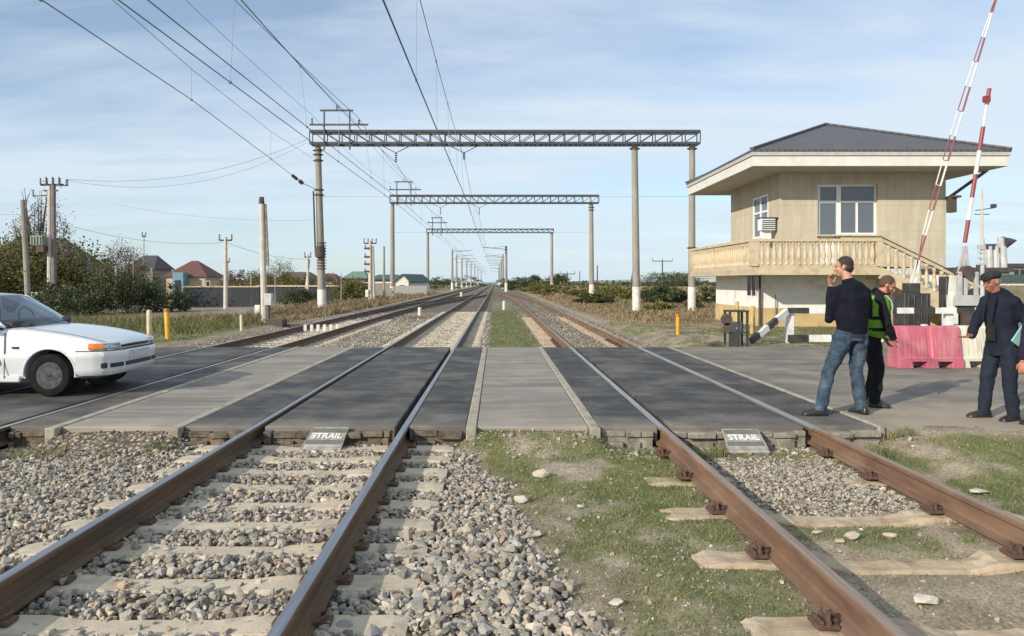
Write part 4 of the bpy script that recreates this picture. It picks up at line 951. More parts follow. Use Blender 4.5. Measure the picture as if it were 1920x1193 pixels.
bush('bush', 655, 64, 3.9, 2.0, 'rounded green bush between the gantry poles', MOLIVE, 9000, .14, 14, grp=VG)
bush('bush', 560, 56, 3.2, 1.4, 'low dark bush right of the grey cabinet', MLEAF, 5500, .13, 15, grp=VG)
bush('tree', 610, 95, 4.6, 2.5, 'brown bush just right of the nearest gantry left pole', MGREY, 5500, .18, 16, grp=VG, cat='tree', tw=8)
bush('bush', 770, 135, 9, 2.6, 'long low dark hedge behind the third gantry', MLEAF, 3000, .25, 17, grp=VG)
bush('bush', 826, 170, 11, 3.0, 'distant dark bush left of the row of masts', MLEAF, 2600, .3, 18, grp=VG)
bush('tree', 875, 300, 16, 4.4, 'far dark tree behind the row of masts', MLEAF, 1600, .5, 19, grp=VG, cat='tree')
VR = 'bushes in the field at right'
for i, (px, Y, w_, h, mt, lab) in enumerate(((1228, 58, 2.3, 1.35, MLEAF, 'dark green bush left of the two right gantry poles'), (1275, 60, 2.0, 1.4, MLEAF, 'dark green bush just left of the outer gantry pole'), (1326, 56, 1.9, 1.5, MLEAF, 'green bush between the outer gantry pole and the house'), (1152, 85, 5, 1.5, MOLIVE, 'wide olive bush between second gantry pole and middle pole'), (1016, 110, 6, 1.7, MOLIVE, 'olive bush left of the third gantry right pole'), (1085, 90, 4, 1.2, MOLIVE, 'low yellowish bush left of the second gantry right pole'), (1180, 70, 2.6, 1.2, MOLIVE, 'small olive bush left of the middle gantry pole'), (975, 160, 9, 2.6, MLEAF, 'dark bush right of the distant masts'), (1046, 300, 11, 5, MLEAF, 'distant rounded tree on the right horizon'), (1006, 320, 6, 4.6, MLEAF, 'small distant tree on the horizon near the masts'), (1275, 200, 16, 4.6, MLEAF, 'distant dark trees near the outer gantry pole'), (1300, 46, 1.0, .55, MLEAF, 'small green shrub at the foot of the outer gantry pole'), (1235, 44, 1.5, .5, MOLIVE, 'low weed clump between the right gantry poles'), (1110, 60, 2.6, .8, MOLIVE, 'low scrub clump left of the second gantry right pole foot'), (1250, 85, 4, 1.3, MLEAF, 'dark scrub patch behind the right bushes'))):
    bush('bush', px, Y, w_, h, lab, mt, int(1500+w_*450), .11+.0011*Y, 40+i, grp=VR)
# far hedge rows / scrub that reads as one mass
def farhedge(x0, x1, y0, y1, n, h, lab, mat, leaf, seed):
    rr = np.random.default_rng(seed); X = rr.uniform(x0, x1, n); Y = rr.uniform(y0, y1, n); k = fbm(X, Y, .02, seed); ok = k > .42; X = X[ok]; Y = Y[ok]; k = k[ok]
    hh = h*(.25+1.6*(k-.4))*(.6+.8*fbm(X, Y, .15, seed+2)); Z = gz(X, Y)+rr.random(len(X))*hh; R = rotm(rr, len(X)); s_ = rr.uniform(.5, 1.3, len(X))*leaf
    q = np.array([[-.5, 0, -.2], [.5, 0, -.25], [.4, 0, .5], [-.35, .1, .4]]); V = np.einsum('nij,vj->nvi', R, q)*s_[:, None, None]+np.stack([X, Y, Z], -1)[:, None, :]
    o = npmesh('far_scrub', V.reshape(-1, 3), np.arange(len(X)*4).reshape(-1, 4), mat); tag(o, lab, 'scrub', kind='stuff')
farhedge(14, 700, 280, 620, 15000, 2.4, 'dark belt of far scrub and trees along the right horizon', MLEAF, 1.6, 61)
farhedge(-600, -30, 240, 620, 24000, 4, 'dark belt of far trees along the left horizon', MLEAF, 1.8, 62)
farhedge(6, 120, 70, 230, 24000, .7, 'low dry scrub scattered over the field at right', MBROWN, .5, 63)
farhedge(-60, -16, 60, 150, 16000, 2.6, 'low scrub around the houses at left', MOLIVE, .4, 64)
# ---------------------------------------------------------------- houses and walls at left
MROOF = pm('dark roof sheet', (.075, .065, .065), (.05, .045, .05), scale=2, rough=.7)
MRED = pm('red brown roof tiles', (.15, .065, .05), (.10, .045, .04), scale=4, rough=.75)
MGRN = pm('green roof sheet', (.16, .25, .17), (.12, .2, .14), scale=2, rough=.6)
MTEAL = pm('dark teal roof sheet', (.06, .11, .10), (.045, .085, .08), scale=2, rough=.6)
MCREAM = pm('cream wall', (.52, .43, .30), (.42, .34, .24), scale=1.5, rough=.9)
MGREYW = pm('grey stone wall', (.30, .27, .23), (.22, .20, .17), scale=2, rough=.9)
MBLUE = pm('pale blue cladding', (.13, .27, .33), (.10, .21, .27), scale=2, rough=.6)
MWIN = pm('dark window', (.03, .035, .04), (.02, .02, .025), rough=.15, spec=.6)
def hiphouse(name, x0, x1, y0, y1, zb, ze, zr, ridge, wm, rm, lab, wins=(), hip=1., ov=.4):
    xc, yc = (x0+x1)/2, (y0+y1)/2; t = thing(name, (xc, y0, zb), lab, 'house', 'houses left of the tracks')
    w_ = MB().bb(x0, x1, y0, y1, zb, ze).build('wall', wm, t)
    a, b_, c, d = (x0-ov, y0-ov, ze), (x1+ov, y0-ov, ze), (x1+ov, y1+ov, ze), (x0-ov, y1+ov, ze); e, f_ = (xc-ridge/2, yc, zr), (xc+ridge/2, yc, zr)
    mb = MB(); low = [Vector(p)-Vector((0, 0, .12)) for p in (a, b_, c, d)]
    mb.add([a, b_, c, d, e, f_]+low, [(0, 1, 5, 4), (1, 2, 5), (2, 3, 4, 5), (3, 0, 4), (6, 7, 1, 0), (7, 8, 2, 1), (8, 9, 3, 2), (9, 6, 0, 3), (6, 9, 8, 7)]); mb.build('roof', rm, t)
    for (wx0, wx1, wz0, wz1) in wins:
        f2 = MB().bb(wx0, wx1, y0-.05, y0-.002, wz0, wz1).build('window', MWHITE, t); MB().bb(wx0+.07, wx1-.07, y0-.06, y0-.052, wz0+.07, wz1-.07).build('pane', MWIN, f2)
    return t
def px_rect(a, b_, Y, D=0): return xa(a, Y), xa(b_, Y+D)
x0, x1 = px_rect(-70, 210, 78, 8); hiphouse('house', x0, x1, 78, 86, -.25, 2.7, za(446, 82), 5.0, MGREYW, MROOF, 'wide house with a long dark sloping roof behind the trees', ((x0+5.5, x0+6.6, .6, 1.7),))
x0, x1 = px_rect(240, 322, 120, 7); hiphouse('house', x0, x1, 120, 127, -.25, za(504, 120), za(479, 123), 2.4, MGREYW, MROOF, 'house with a black hipped roof behind the round bare tree')
x0, x1 = px_rect(312, 416, 115, 7); t = hiphouse('house', x0, x1, 115, 122, -.25, za(518, 115), za(489, 118), 1.0, MCREAM, MRED, 'cream house with a red brown hipped roof and a blue porch', ((xa(356, 115), xa(370, 115), .55, 1.1), (xa(386, 115), xa(394, 115), .5, 1.7)))
xb0, xb1 = px_rect(326, 346, 113.5); MB().bb(xb0, xb1, 113, 114.9, -.25, za(511, 113)).build('porch', MBLUE, t)
MB().bb(xb0+.4, xb1-.4, 112.9, 112.98, -.25, 1.8).build('door', MWIN, t)
x0, x1 = px_rect(520, 578, 105); hiphouse('house', x0, x1, 105, 112, -.25, za(524, 105), za(510, 108), 3.2, MCREAM, pm('brown roof sheet', (.14, .085, .07), (.1, .06, .05), rough=.7), 'low cream house with a brown roof behind the bushes', ((x0+1.5, x0+2.3, .2, 1.2),))
x0, x1 = px_rect(586, 628, 115); hiphouse('house', x0, x1, 115, 121, -.25, za(524, 115), za(513, 118), 2., MCREAM, MRED, 'small tan house just right of the nearest gantry pole')
x0, x1 = px_rect(646, 684, 120); hiphouse('house', x0, x1, 120, 127, -.25, za(521, 120), za(509, 123), 2., MGREYW, MGRN, 'house with a pale green roof behind the rounded bush')
x0, x1 = px_rect(697, 748, 110); hiphouse('house', x0, x1, 110, 116, -.25, za(523, 110), za(515, 113), 3., MGREYW, MTEAL, 'long low house with a dark teal roof left of the white gable')
# white gabled house
x0, x1 = px_rect(742, 766, 104); t = thing('house', ((x0+x1)/2, 104, -.25), 'white gabled house with a dark green roof by the second gantry', 'house', 'houses left of the tracks'); xm = (x0+x1)/2; ze = za(527, 104); zr = za(515, 104)
MB().prism([(x0, 104, -.25), (x1, 104, -.25), (x1, 104, ze), (xm, 104, zr), (x0, 104, ze)], (2.2, 7, 0)).build('wall', MWHITE, t)
mb = MB(); mb.add([(xm, 103.7, zr+.1), (x1+.4, 103.7, ze-.1), (x1+2.6, 111.3, ze-.1), (xm+2.2, 111.3, zr+.1), (x0-.4, 103.7, ze-.1), (x0+1.8, 111.3, ze-.1)], [(0, 1, 2, 3), (4, 0, 3, 5)]); o = mb.build('roof', MTEAL, t); md = o.modifiers.new('s', 'SOLIDIFY'); md.thickness = .12
MB().bb(xm-.3, xm+.3, 103.9, 103.99, .5, 1.1).build('window', MWIN, t)
# walls
MWALLD = pm('blue grey wall sheet', (.036, .04, .05), (.026, .03, .038), scale=3, rough=.85, bmp=.3, stretch=(3, 3, .3), c3=(.06, .058, .058), s3=1)
t = thing('yard_wall', (-16, 52, -.25), 'long dark blue grey wall in front of the houses with a pale coping', 'wall')
MB().bb(xa(344, 52), xa(486, 52), 52, 52.2, -.25, za(539, 52)).build('wall_panel', MWALLD, t)
MB().bb(xa(344, 52), xa(486, 52), 51.95, 52.25, za(539, 52)+.002, za(536.5, 52)).build('coping', MCREAM, t)
t = thing('yard_wall', (-13, 66, -.25), 'second dark wall with yellowish coping behind the nearest gantry pole', 'wall')
MB().bb(xa(480, 66), xa(650, 66), 66, 66.2, -.25, za(538, 66)).build('wall_panel', MWALLD, t); MB().bb(xa(480, 66), xa(650, 66), 65.9, 66.25, za(538, 66)+.002, za(535, 66)).build('coping', MCREAM, t)
t = thing('yard_wall', (-15, 78, -.25), 'pale grey concrete wall right of the second gantry pole', 'wall')
MB().bb(xa(655, 78), xa(735, 78), 78, 78.2, -.25, za(540, 78)).build('wall_panel', MGREYW, t); MB().bb(xa(655, 78), xa(735, 78), 77.9, 78.25, za(531, 78), za(529, 78)).build('coping', MWHITE, t)
tag(MB().bb(xa(738, 95), xa(800, 95), 95, 95.2, -.25, za(536, 95)).build('yard_wall', pm('light grey block wall', (.36, .36, .36), (.28, .28, .28), rough=.9), None, (-11, 95, -.25)), 'light grey block wall below the white gabled house', 'wall')
# ================================================================ HOUSE AT THE CROSSING
def stonemat(name, c, c2, block=(.62, .30), jointdark=.75):
    m, nt, b = newmat(name); g = geo(nt); P = g.outputs['Position']; s = N(nt, 'ShaderNodeSeparateXYZ'); nt.links.new(P, s.inputs[0])
    u = mth(nt, 'ADD', s.outputs[0], s.outputs[1]); row = mth(nt, 'DIVIDE', s.outputs[2], block[1]); rf = mth(nt, 'FLOOR', row)
    uu = mth(nt, 'ADD', mth(nt, 'DIVIDE', u, block[0]), mth(nt, 'MULTIPLY', mth(nt, 'FRACT', mth(nt, 'MULTIPLY', rf, .5)), 1.))
    j1 = mth(nt, 'LESS_THAN', mth(nt, 'FRACT', row), .035); j2 = mth(nt, 'LESS_THAN', mth(nt, 'FRACT', uu), .012); j = mth(nt, 'MAXIMUM', j1, mth(nt, 'MULTIPLY', j2, .5))
    cb = N(nt, 'ShaderNodeCombineXYZ'); nt.links.new(mth(nt, 'FLOOR', uu), cb.inputs[0]); nt.links.new(rf, cb.inputs[1]); wn = N(nt, 'ShaderNodeTexWhiteNoise'); nt.links.new(cb.outputs[0], wn.inputs[0])
    n1 = noise(nt, P, 1.2, 6, .65); n2 = noise(nt, P, 30, 4)
    col = ramp(nt, [(.3, c), (.7, c2)], n1.outputs[0]).outputs[0]
    col = mixc(nt, .2, col, ramp(nt, [(0, (.78, .78, .78)), (1, (1.15, 1.15, 1.15))], wn.outputs[0]).outputs[0], 'MULTIPLY')
    n5 = noise(nt, scalev(nt, P, (3, 3, .35)), 1.3, 5, .6); col = mixc(nt, .5, col, ramp(nt, [(.35, (.78, .76, .72)), (.6, (1.08, 1.08, 1.08))], n5.outputs[0]).outputs[0], 'MULTIPLY')
    col = mixc(nt, mth(nt, 'MULTIPLY', j, 1-jointdark), col, (.12, .09, .06))
    nt.links.new(col, b.inputs['Base Color']); b.inputs['Roughness'].default_value = .9; b.inputs['Specular IOR Level'].default_value = .2; bump(nt, b, n2.outputs[0], .25, .01)
    return m
MSTON = stonemat('tan stone cladding', (.56, .495, .385), (.49, .435, .335))
MBAL = pm('cast stone', (.58, .48, .33), (.49, .40, .27), scale=4, rough=.9, bmp=.15, c3=(.36, .27, .16), s3=2, t3=(.55, .75))
MLOW = pm('white render', (.82, .81, .77), (.73, .71, .66), scale=2, rough=.9, bmp=.1, c3=(.45, .40, .33), s3=1.4, t3=(.55, .8))
MYB = pm('ochre plinth paint', (.60, .45, .21), (.50, .37, .18), scale=2, rough=.9, c3=(.42, .33, .2), s3=3)
MFAS = pm('white fascia', (.72, .70, .64), (.62, .59, .53), scale=2, rough=.6)
MSOF = pm('soffit boards', (.50, .47, .41), (.43, .40, .35), scale=2, rough=.7)
m, nt, b = newmat('dark ribbed roof'); g = geo(nt); s = N(nt, 'ShaderNodeSeparateXYZ'); nt.links.new(g.outputs['Position'], s.inputs[0])
wv = mth(nt, 'SINE', mth(nt, 'MULTIPLY', mth(nt, 'ADD', s.outputs[0], 0.), 2*PI/.2)); n1 = noise(nt, g.outputs['Position'], 1.5, 5)
rib = mapr(nt, wv, .3, 1., 0., 1.)
nt.links.new(mixc(nt, mth(nt, 'MULTIPLY', rib, .55), ramp(nt, [(.3, (.060, .062, .07)), (.7, (.082, .083, .09))], n1.outputs[0]).outputs[0], (.13, .13, .135)), b.inputs['Base Color']); b.inputs['Roughness'].default_value = .6; bump(nt, b, wv, .25, .02); MROOFD = m
MFRAME = pm('white window frame', (.80, .80, .79), (.72, .72, .70), scale=3, rough=.4)
m, nt, b = newmat('window glass'); b.inputs['Base Color'].default_value = (.11, .13, .16, 1); b.inputs['Roughness'].default_value = .06; b.inputs['Specular IOR Level'].default_value = .8; MGLASS = m
MCURT = pm('curtain behind glass', (.30, .27, .22), (.22, .20, .17), scale=9, stretch=(4, 4, .2), rough=.35)
h = thing('signal_house', (12.8, 25.9, -.05), 'two storey tan stone crossing keeper house with a balcony and dark hipped roof', 'house')
X0, X1, Y0, Y1 = 9.94, 15.75, 25.9, 31.3
ZF = 2.06
def wallbox(x0, x1, y0, y1, z0, z1, openings=()):
    """front wall (normal -Y) with rectangular openings"""
    xsn = sorted({x0, x1, *[o[0] for o in openings], *[o[1] for o in openings]}); zsn = sorted({z0, z1, *[o[2] for o in openings], *[o[3] for o in openings]})
    mb = MB()
    for a, b_ in zip(xsn[:-1], xsn[1:]):
        for c, d in zip(zsn[:-1], zsn[1:]):
            if any(o[0] <= (a+b_)/2 <= o[1] and o[2] <= (c+d)/2 <= o[3] for o in openings): continue
            mb.bb(a, b_, y0, y1, c, d)
    return mb
wx0, wx1 = xa(1533, 25.9), xa(1646, 25.9); wz0, wz1, dz0 = za(440, 25.9), za(345, 25.9), ZF+.05; dxm = xa(1576, 25.9)
mb = wallbox(X0, X1, Y0, Y0+.25, ZF, 5.36, ((wx0, dxm, dz0, wz1), (dxm, wx1, wz0, wz1)))
mb.bb(X0, X0+.25, Y0+.252, 27.0, ZF, 5.36); mb.bb(X0, X0+.25, 28.6, Y1, ZF, 5.36); mb.bb(X0, X0+.25, 27.0, 28.6, ZF, za(447, 27.8)); mb.bb(X0, X0+.25, 27.0, 28.6, 4.75, 5.36)
mb.bb(X1-.25, X1, Y0+.252, Y1, ZF, 5.36); mb.bb(X0+.252, X1-.252, Y1-.25, Y1, ZF, 5.36); mb.build('wall', MSTON, h)
mb = MB(); mb.bb(9.30, X1, Y0+.001, Y1-.02, .62, ZF-.3); mb.build('lower_wall', MLOW, h)
mb = MB(); mb.bb(9.285, X1+.01, Y0-.02, Y1, -.3, .62); mb.build('plinth', MYB, h)
# big window and door
def glazing(parent, x0, x1, z0, z1, y, mull_v=(), mull_h=(), fw=.07, glass=MGLASS):
    f_ = MB(); f_.bb(x0, x1, y, y+.08, z0, z0+fw); f_.bb(x0, x1, y, y+.08, z1-fw, z1); f_.bb(x0, x0+fw, y, y+.08, z0+fw, z1-fw); f_.bb(x1-fw, x1, y, y+.08, z0+fw, z1-fw)
    for x in mull_v: f_.bb(x-fw/2, x+fw/2, y-.002, y+.078, z0+fw, z1-fw)
    for z, a, b_ in mull_h: f_.bb(a, b_, y+.003, y+.075, z-fw/2, z+fw/2)
    o = f_.build('window_frame', MFRAME, parent); MB().bb(x0+.03, x1-.03, y+.04, y+.05, z0+.03, z1-.03).build('pane', glass, o); return o
wi = MB().bb(wx0-.05, wx1+.05, Y0-.07, Y0+.12, wz0-.06, wz0-.002).build('window_sill', MBAL, h)
zt = za(378, 25.9); dx2 = xa(1610, 25.9)
glazing(h, dxm, wx1, wz0, wz1, Y0+.12, (), ((zt, dxm, wx1),)); MB().bb(dx2-.035, dx2+.035, Y0+.118, Y0+.198, wz0+.07, zt-.035).build('mullion', MFRAME, h)
fr = glazing(h, wx0+.05, dxm, dz0, wz1, Y0+.12, (), ((zt, wx0, dxm),), .09)
d_ = MB().bb(wx0+.15, dxm-.1, Y0+.10, Y0+.118, dz0+.1, wz0-.05).build('door', MFRAME, h); MB().box((dxm-.15, Y0+.09, 3.1), (.03, .03, .16)).build('handle', MSTEEL, d_)
MB().bb(dx2+.08, wx1-.1, Y0+.17, Y0+.18, wz0+.08, zt-.05).build('curtain', MCURT, h)
# side window in the left wall
yw0, yw1 = 27.0, 28.6; zs0, zs1 = za(447, 27.8), 4.75; mb = MB(); fw = .08; x = X0-.01
mb.bb(x, x+.09, yw0, yw1, zs0, zs0+fw); mb.bb(x, x+.09, yw0, yw1, zs1-fw, zs1); mb.bb(x, x+.09, yw0, yw0+fw, zs0+fw, zs1-fw); mb.bb(x, x+.09, yw1-fw, yw1, zs0+fw, zs1-fw); mb.bb(x+.002, x+.088, 27.75, 27.85, zs0+fw, zs1-fw); mb.bb(x+.004, x+.08, yw0+fw, yw1-fw, 4.1, 4.18)
o = mb.build('window_frame', MFRAME, h); MB().bb(x+.04, x+.05, yw0+.03, yw1-.03, zs0+.03, zs1-.03).build('pane', MGLASS, o)
# white unit hanging outside by the side window
t = thing('wall_unit', (9.7, 26.4, 3.3), 'small white box unit on a bracket beside the left balcony window', 'wall unit'); mb = MB(); mb.bb(9.35, 9.85, 26.05, 26.45, 3.35, 3.78); t_b = mb.build('casing', MFRAME, t, bevel=.02); mb = MB()
for i in range(5): mb.bb(9.36, 9.84, 26.03, 26.048, 3.40+.07*i, 3.43+.07*i)
mb.bb(9.32, 9.92, 26.0, 26.5, 3.785, 3.81); mb.build('grille', MSTEEL, t); mb = MB(); mb.bb(9.45, 9.75, 26.2, 26.35, 3.05, 3.348); mb.build('bracket', MFRAME, t)
# lower window on side wall, drainpipe
MB().bb(9.27, 9.299, 26.35, 27.3, 1.05, 1.75).build('window', MWIN, h); mb = MB(); mb.bb(9.25, 9.268, 26.32, 26.37, 1.0, 1.8); mb.bb(9.25, 9.268, 26.8, 26.84, 1.0, 1.8); mb.build('window_bars', MFRAME, h)
mb = MB(); mb.tube([(9.20, 25.8, -.05), (9.20, 25.8, 1.78)], .045, 8); mb.build('drainpipe', MIRON, h)
mb = MB(); mb.tube([(9.75, 25.8, .05), (9.75, 25.8, 1.1)], .02, 6); mb.build('conduit', MGREYW, h)
# roof
ex0, ex1, ey0, ey1 = 8.47, 16.93, 24.4, 32.7; ap = (12.75, 28.6, 7.62)
mb = MB(); e = .05; mb.add([(ex0-e, ey0-e, 5.90), (ex1+e, ey0-e, 5.90), (ex1+e, ey1+e, 5.90), (ex0-e, ey1+e, 5.90), ap, (ex0-e, ey0-e, 5.82), (ex1+e, ey0-e, 5.82), (ex1+e, ey1+e, 5.82), (ex0-e, ey1+e, 5.82)], [(0, 1, 4), (1, 2, 4), (2, 3, 4), (3, 0, 4), (5, 6, 1, 0), (6, 7, 2, 1), (7, 8, 3, 2), (8, 5, 0, 3), (8, 7, 6, 5)]); mb.build('roof', MROOFD, h)
mb = MB(); hb = lambda p, q: mb.beam(p, q, .16, .06)
for p in ((ex0-e, ey0-e, 5.93), (ex1+e, ey0-e, 5.93), (ex0-e, ey1+e, 5.93), (ex1+e, ey1+e, 5.93)): hb(p, (ap[0], ap[1], ap[2]+.03))
mb.build('ridge_cap', MROOFD, h)
mb = MB(); 
def rim(x0, x1, y0, y1, z0, z1, t_):
    mb.bb(x0, x1, y0, y0+t_, z0, z1); mb.bb(x0, x1, y1-t_, y1, z0, z1); mb.bb(x0, x0+t_, y0+t_, y1-t_, z0, z1); mb.bb(x1-t_, x1, y0+t_, y1-t_, z0, z1)
rim(ex0-.04, ex1+.04, ey0-.04, ey1+.04, 5.70, 5.818, .1); mb.build('gutter', pm('pale gutter', (.50, .48, .43), (.42, .40, .36), rough=.5), h)
mb = MB(); rim(ex0, ex1, ey0, ey1, 5.36, 5.68, .06); mb.build('fascia', MFAS, h)
MB().bb(ex0+.06, ex1-.06, ey0+.06, ey1-.06, 5.362, 5.42).build('soffit', MSOF, h)
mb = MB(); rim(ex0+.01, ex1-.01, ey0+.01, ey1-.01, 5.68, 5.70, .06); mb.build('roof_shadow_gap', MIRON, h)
# eave strut and lamp at right
mb = MB(); mb.beam((15.77, 25.95, za(375, 25.9)), (17.0, 25.6, 5.40), .10); mb.build('eave_strut', MSTEEL, h)
mb = MB(); mb.bb(15.76, 15.95, 25.6, 25.9, 3.95, 4.45); mb.bb(15.76, 16.05, 25.5, 25.95, 4.45, 4.52); mb.build('wall_lamp', MIRON, h)
# balcony
bx0, by0, bx1 = 8.40, 24.30, 12.62
mb = MB(); mb.bb(bx0, bx1, by0, Y0-.002, ZF-.30, ZF-.02); mb.bb(bx0, 9.28, Y0, 32.0, ZF-.30, ZF-.02); slab_o = mb.build('balcony', MBAL, h, bevel=.01)
ORG[slab_o.name] = ORG[h.name]
RT = 2.95
def balus(o_parent, x, y, z0, z1):
    mb = MB(); H = z1-z0; mb.lathe((x, y, z0), [(.075, 0), (.075, .06*H), (.045, .10*H), (.05, .18*H), (.085, .36*H), (.07, .5*H), (.045, .72*H), (.04, .82*H), (.065, .88*H), (.075, .94*H), (.075, H)], 8)
    return mb
mb = MB(); mb.bb(bx0-.04, bx1+.05, by0-.06, by0+.14, RT-.09, RT); mb.bb(bx0-.04, bx0+.16, by0+.14, 32.0, RT-.09, RT)
mb.bb(bx0, bx1, by0, by0+.12, ZF-.018, ZF+.05); mb.bb(bx0, bx0+.12, by0+.12, 32.0, ZF-.018, ZF+.05)
mb.bb(bx0-.03, bx0+.2, by0-.05, by0+.2, ZF-.01, RT-.092); mb.bb(bx1-.14, bx1+.08, by0-.05, by0+.17, ZF-.01, RT+.02); mb.bb(bx0-.03, bx0+.2, 31.75, 31.98, ZF-.01, RT-.092)
mb.build('handrail', MBAL, slab_o)
pr = None
def place(x, y, z0, z1, par):
    global pr
    if pr is None:
        pr = balus(par, 0, 0, 0, 1).build('baluster', MBAL, None, smooth=True, angle=50); o = pr
    else: o = pr.copy(); COL.objects.link(o)
    o.parent = par; o.location = Vector((x, y, z0))-org(h); o.scale = (1, 1, z1-z0)
for i in range(19): place(bx0+.36+i*.202, by0+.05, ZF+.05, RT-.09, slab_o)
for i in range(32): place(bx0+.07, by0+.40+i*.232, ZF+.05, RT-.09, slab_o)
# stairs going down to the right
n_ = 13; sx0, sx1 = bx1, 16.9; sz0, sz1 = ZF-.05, -.05; mb = MB()
for i in range(n_):
    x = sx0+(sx1-sx0)*i/n_; z = sz0+(sz1-sz0)*(i+.6)/n_; mb.bb(x, x+(sx1-sx0)/n_, by0+.1, Y0-.05, z-.16, z)
stt = mb.build('staircase', MBAL, h); ORG[stt.name] = ORG[h.name]
mb = MB(); mb.prism([(sx0, by0, ZF-.02), (sx1, by0, -.05+.25), (sx1, by0, -.3), (sx1-.6, by0, -.3), (sx0, by0, ZF-.42)], (0, .1, 0))
sl_ = (sz1-sz0)/(sx1-sx0)
mb.prism([(sx0+.08, by0-.03, RT), (sx1, by0-.03, RT+sl_*(sx1-sx0)), (sx1, by0-.03, RT+sl_*(sx1-sx0)-.10), (sx0+.08, by0-.03, RT-.10)], (0, .16, 0)); mb.build('stair_stringer', MBAL, stt)
for i in range(16):
    x = sx0+.30+i*.25; zb_ = ZF-.02+sl_*(x-sx0)*.92; zt_ = RT-.10+sl_*(x-sx0); place(x, by0+.05, zb_-.02, zt_+.02, stt)
mb = MB(); mb.tube([(sx0, by0-.06, RT+.06), (sx1, by0-.06, RT+.05+sl_*(sx1-sx0))], .02, 6); mb.build('handrail', MIRON, stt)
mb = MB(); mb.bb(bx0, bx0+.3, 24.4, 24.7, -.3, ZF-.3) if False else None
# ================================================================ BARRIERS AND SIGNALS AT RIGHT
MBLK = pm('black paint', (.028, .028, .03), (.06, .056, .052), scale=5, rough=.55)
MWP = pm('white paint', (.74, .74, .71), (.60, .58, .54), scale=4, rough=.55, c3=(.42, .36, .3), s3=6, t3=(.6, .8))
MREDP = pm('dark red paint', (.26, .035, .04), (.20, .045, .045), scale=6, rough=.5)
MGP = pm('light grey paint', (.50, .51, .50), (.38, .38, .37), scale=4, rough=.55, c3=(.3, .26, .22), s3=5, t3=(.6, .8))
def striped(mb_mats, p, q, w_, hgt, cuts, first, parent, name='beam', up=(0, 0, 1), mats=None):
    mb = MB(); p = Vector(p); q = Vector(q); c = 0; k = first
    for a, b_ in zip(cuts[:-1], cuts[1:]):
        mb.cur = k % 2; mb.beam(p.lerp(q, a), p.lerp(q, b_), w_, hgt, up=up); k += 1
    return mb.build(name, mats or [MBLK, MWP], parent)
t = thing('guard_rail', (7.6, 18.9, -.03), 'black and white striped guard rail with a slanted end behind the standing men', 'guard rail'); YG = 18.9
xg0 = xa(1478, YG); xg1 = xa(1850, YG); zt = .80
pxs = [1478, 1516, 1556, 1600, 1642, 1680, 1712, 1752, 1792, 1826, 1850]; cuts = [(xa(p, YG)-xg0)/(xg1-xg0) for p in pxs]; cuts[-1] = 1.
striped(None, (xg0, YG, zt), (xg1, YG, zt), .09, .145, cuts, 0, t, 'top_beam')
striped(None, (xg0, YG, .09), (xg0+2.4, YG, .09), .12, .18, [0, .21, .45, .7, 1.], 0, t, 'bottom_beam')
q0 = (xg0-.01, YG, zt-.0); q1 = at(1408, 640, 18.2)
striped(None, q0, q1, .10, .15, [0.03, .32, .56, .8, 1.], 1, t, 'slanted_beam')
for px in (1484, 1600, 1784): mb = MB(); x = xa(px, YG); mb.bb(x-.09, x+.09, YG+.05, YG+.2, -.05, zt-.086); mb.build('post', MWP, t, bevel=.008)
# black pulley stand
t = thing('pulley_stand', (5.9, 18.2, -.04), 'small black open frame stand with pulley wheels at the road edge', 'pulley stand'); YP = 18.2; a, b_ = xa(1364, YP), xa(1396, YP)
mb = MB()
for x, y in ((a, YP-.2), (b_, YP-.2), (a, YP+.2), (b_, YP+.2), ((a+b_)/2, YP-.2)): mb.bb(x-.025, x+.025, y-.025, y+.025, -.05, .80)
mb.bb(a-.03, b_+.03, YP-.24, YP+.24, .80, .84); mb.bb(a, b_, YP-.18, YP+.18, .28, .31); mb.bb(a-.02, a+.2, YP-.23, YP-.226, -.05, .32); mb.build('frame', MBLK, t)
mb = MB(); mb.lathe((a-.1, YP-.25, .62), [(.03, -.03), (.14, -.03), (.11, 0), (.14, .03), (.03, .03)], 14, 'Y'); mb.lathe((a-.08, YP-.25, .42), [(.03, -.03), (.12, -.03), (.09, 0), (.12, .03), (.03, .03)], 14, 'Y'); mb.build('pulley', MIRON, t, smooth=True)
mb = MB(); mb.bb(a+.1, b_-.1, YP-.1, YP+.1, .31, .55); mb.build('counterweight', MGP, t); mb = MB(); mb.tube([(a-.5, YP-.2, .0), (a-.3, YP-.2, .05), (a-.22, YP-.25, .0)], .05, 6); mb.build('cable', MIRON, t)
# barrier machine 1 (black) and its raised twin-bar boom
YB = 20.6; x = xa(1709, YB)
t = thing('barrier_machine', (x, YB, -.05), 'black crossing barrier machine with a long lattice boom raised high', 'barrier', 'raised crossing barriers')
mb = MB(); mb.bb(x-.36, x+.36, YB-.3, YB+.3, -.05, 1.22); 
for dx in (-.25, -.1, .1, .25): mb.bb(x+dx-.02, x+dx+.02, YB-.34, YB-.302, 0, 1.18)
mb.bb(x-.16, x+.14, YB-.2, YB+.2, 1.22, 1.5); mb.build('housing', MBLK, t, bevel=.015)
hb0 = Vector((x+.02, YB-.1, 1.45)); hb1 = at(1722, 488, YB-.1); top = at(1874, -22, YB-.1)
mb = MB(); mb.beam(hb0, hb1, .09, .05); mb.beam(hb0+Vector((-.1, 0, 0)), hb1+Vector((-.03, 0, 0)), .05); mb.build('boom_socket', MWP, t)
mb = MB(); L = (top-hb1).length; d = (top-hb1).normalized(); sd = Vector((-d.z, 0, d.x)); ns_ = 11
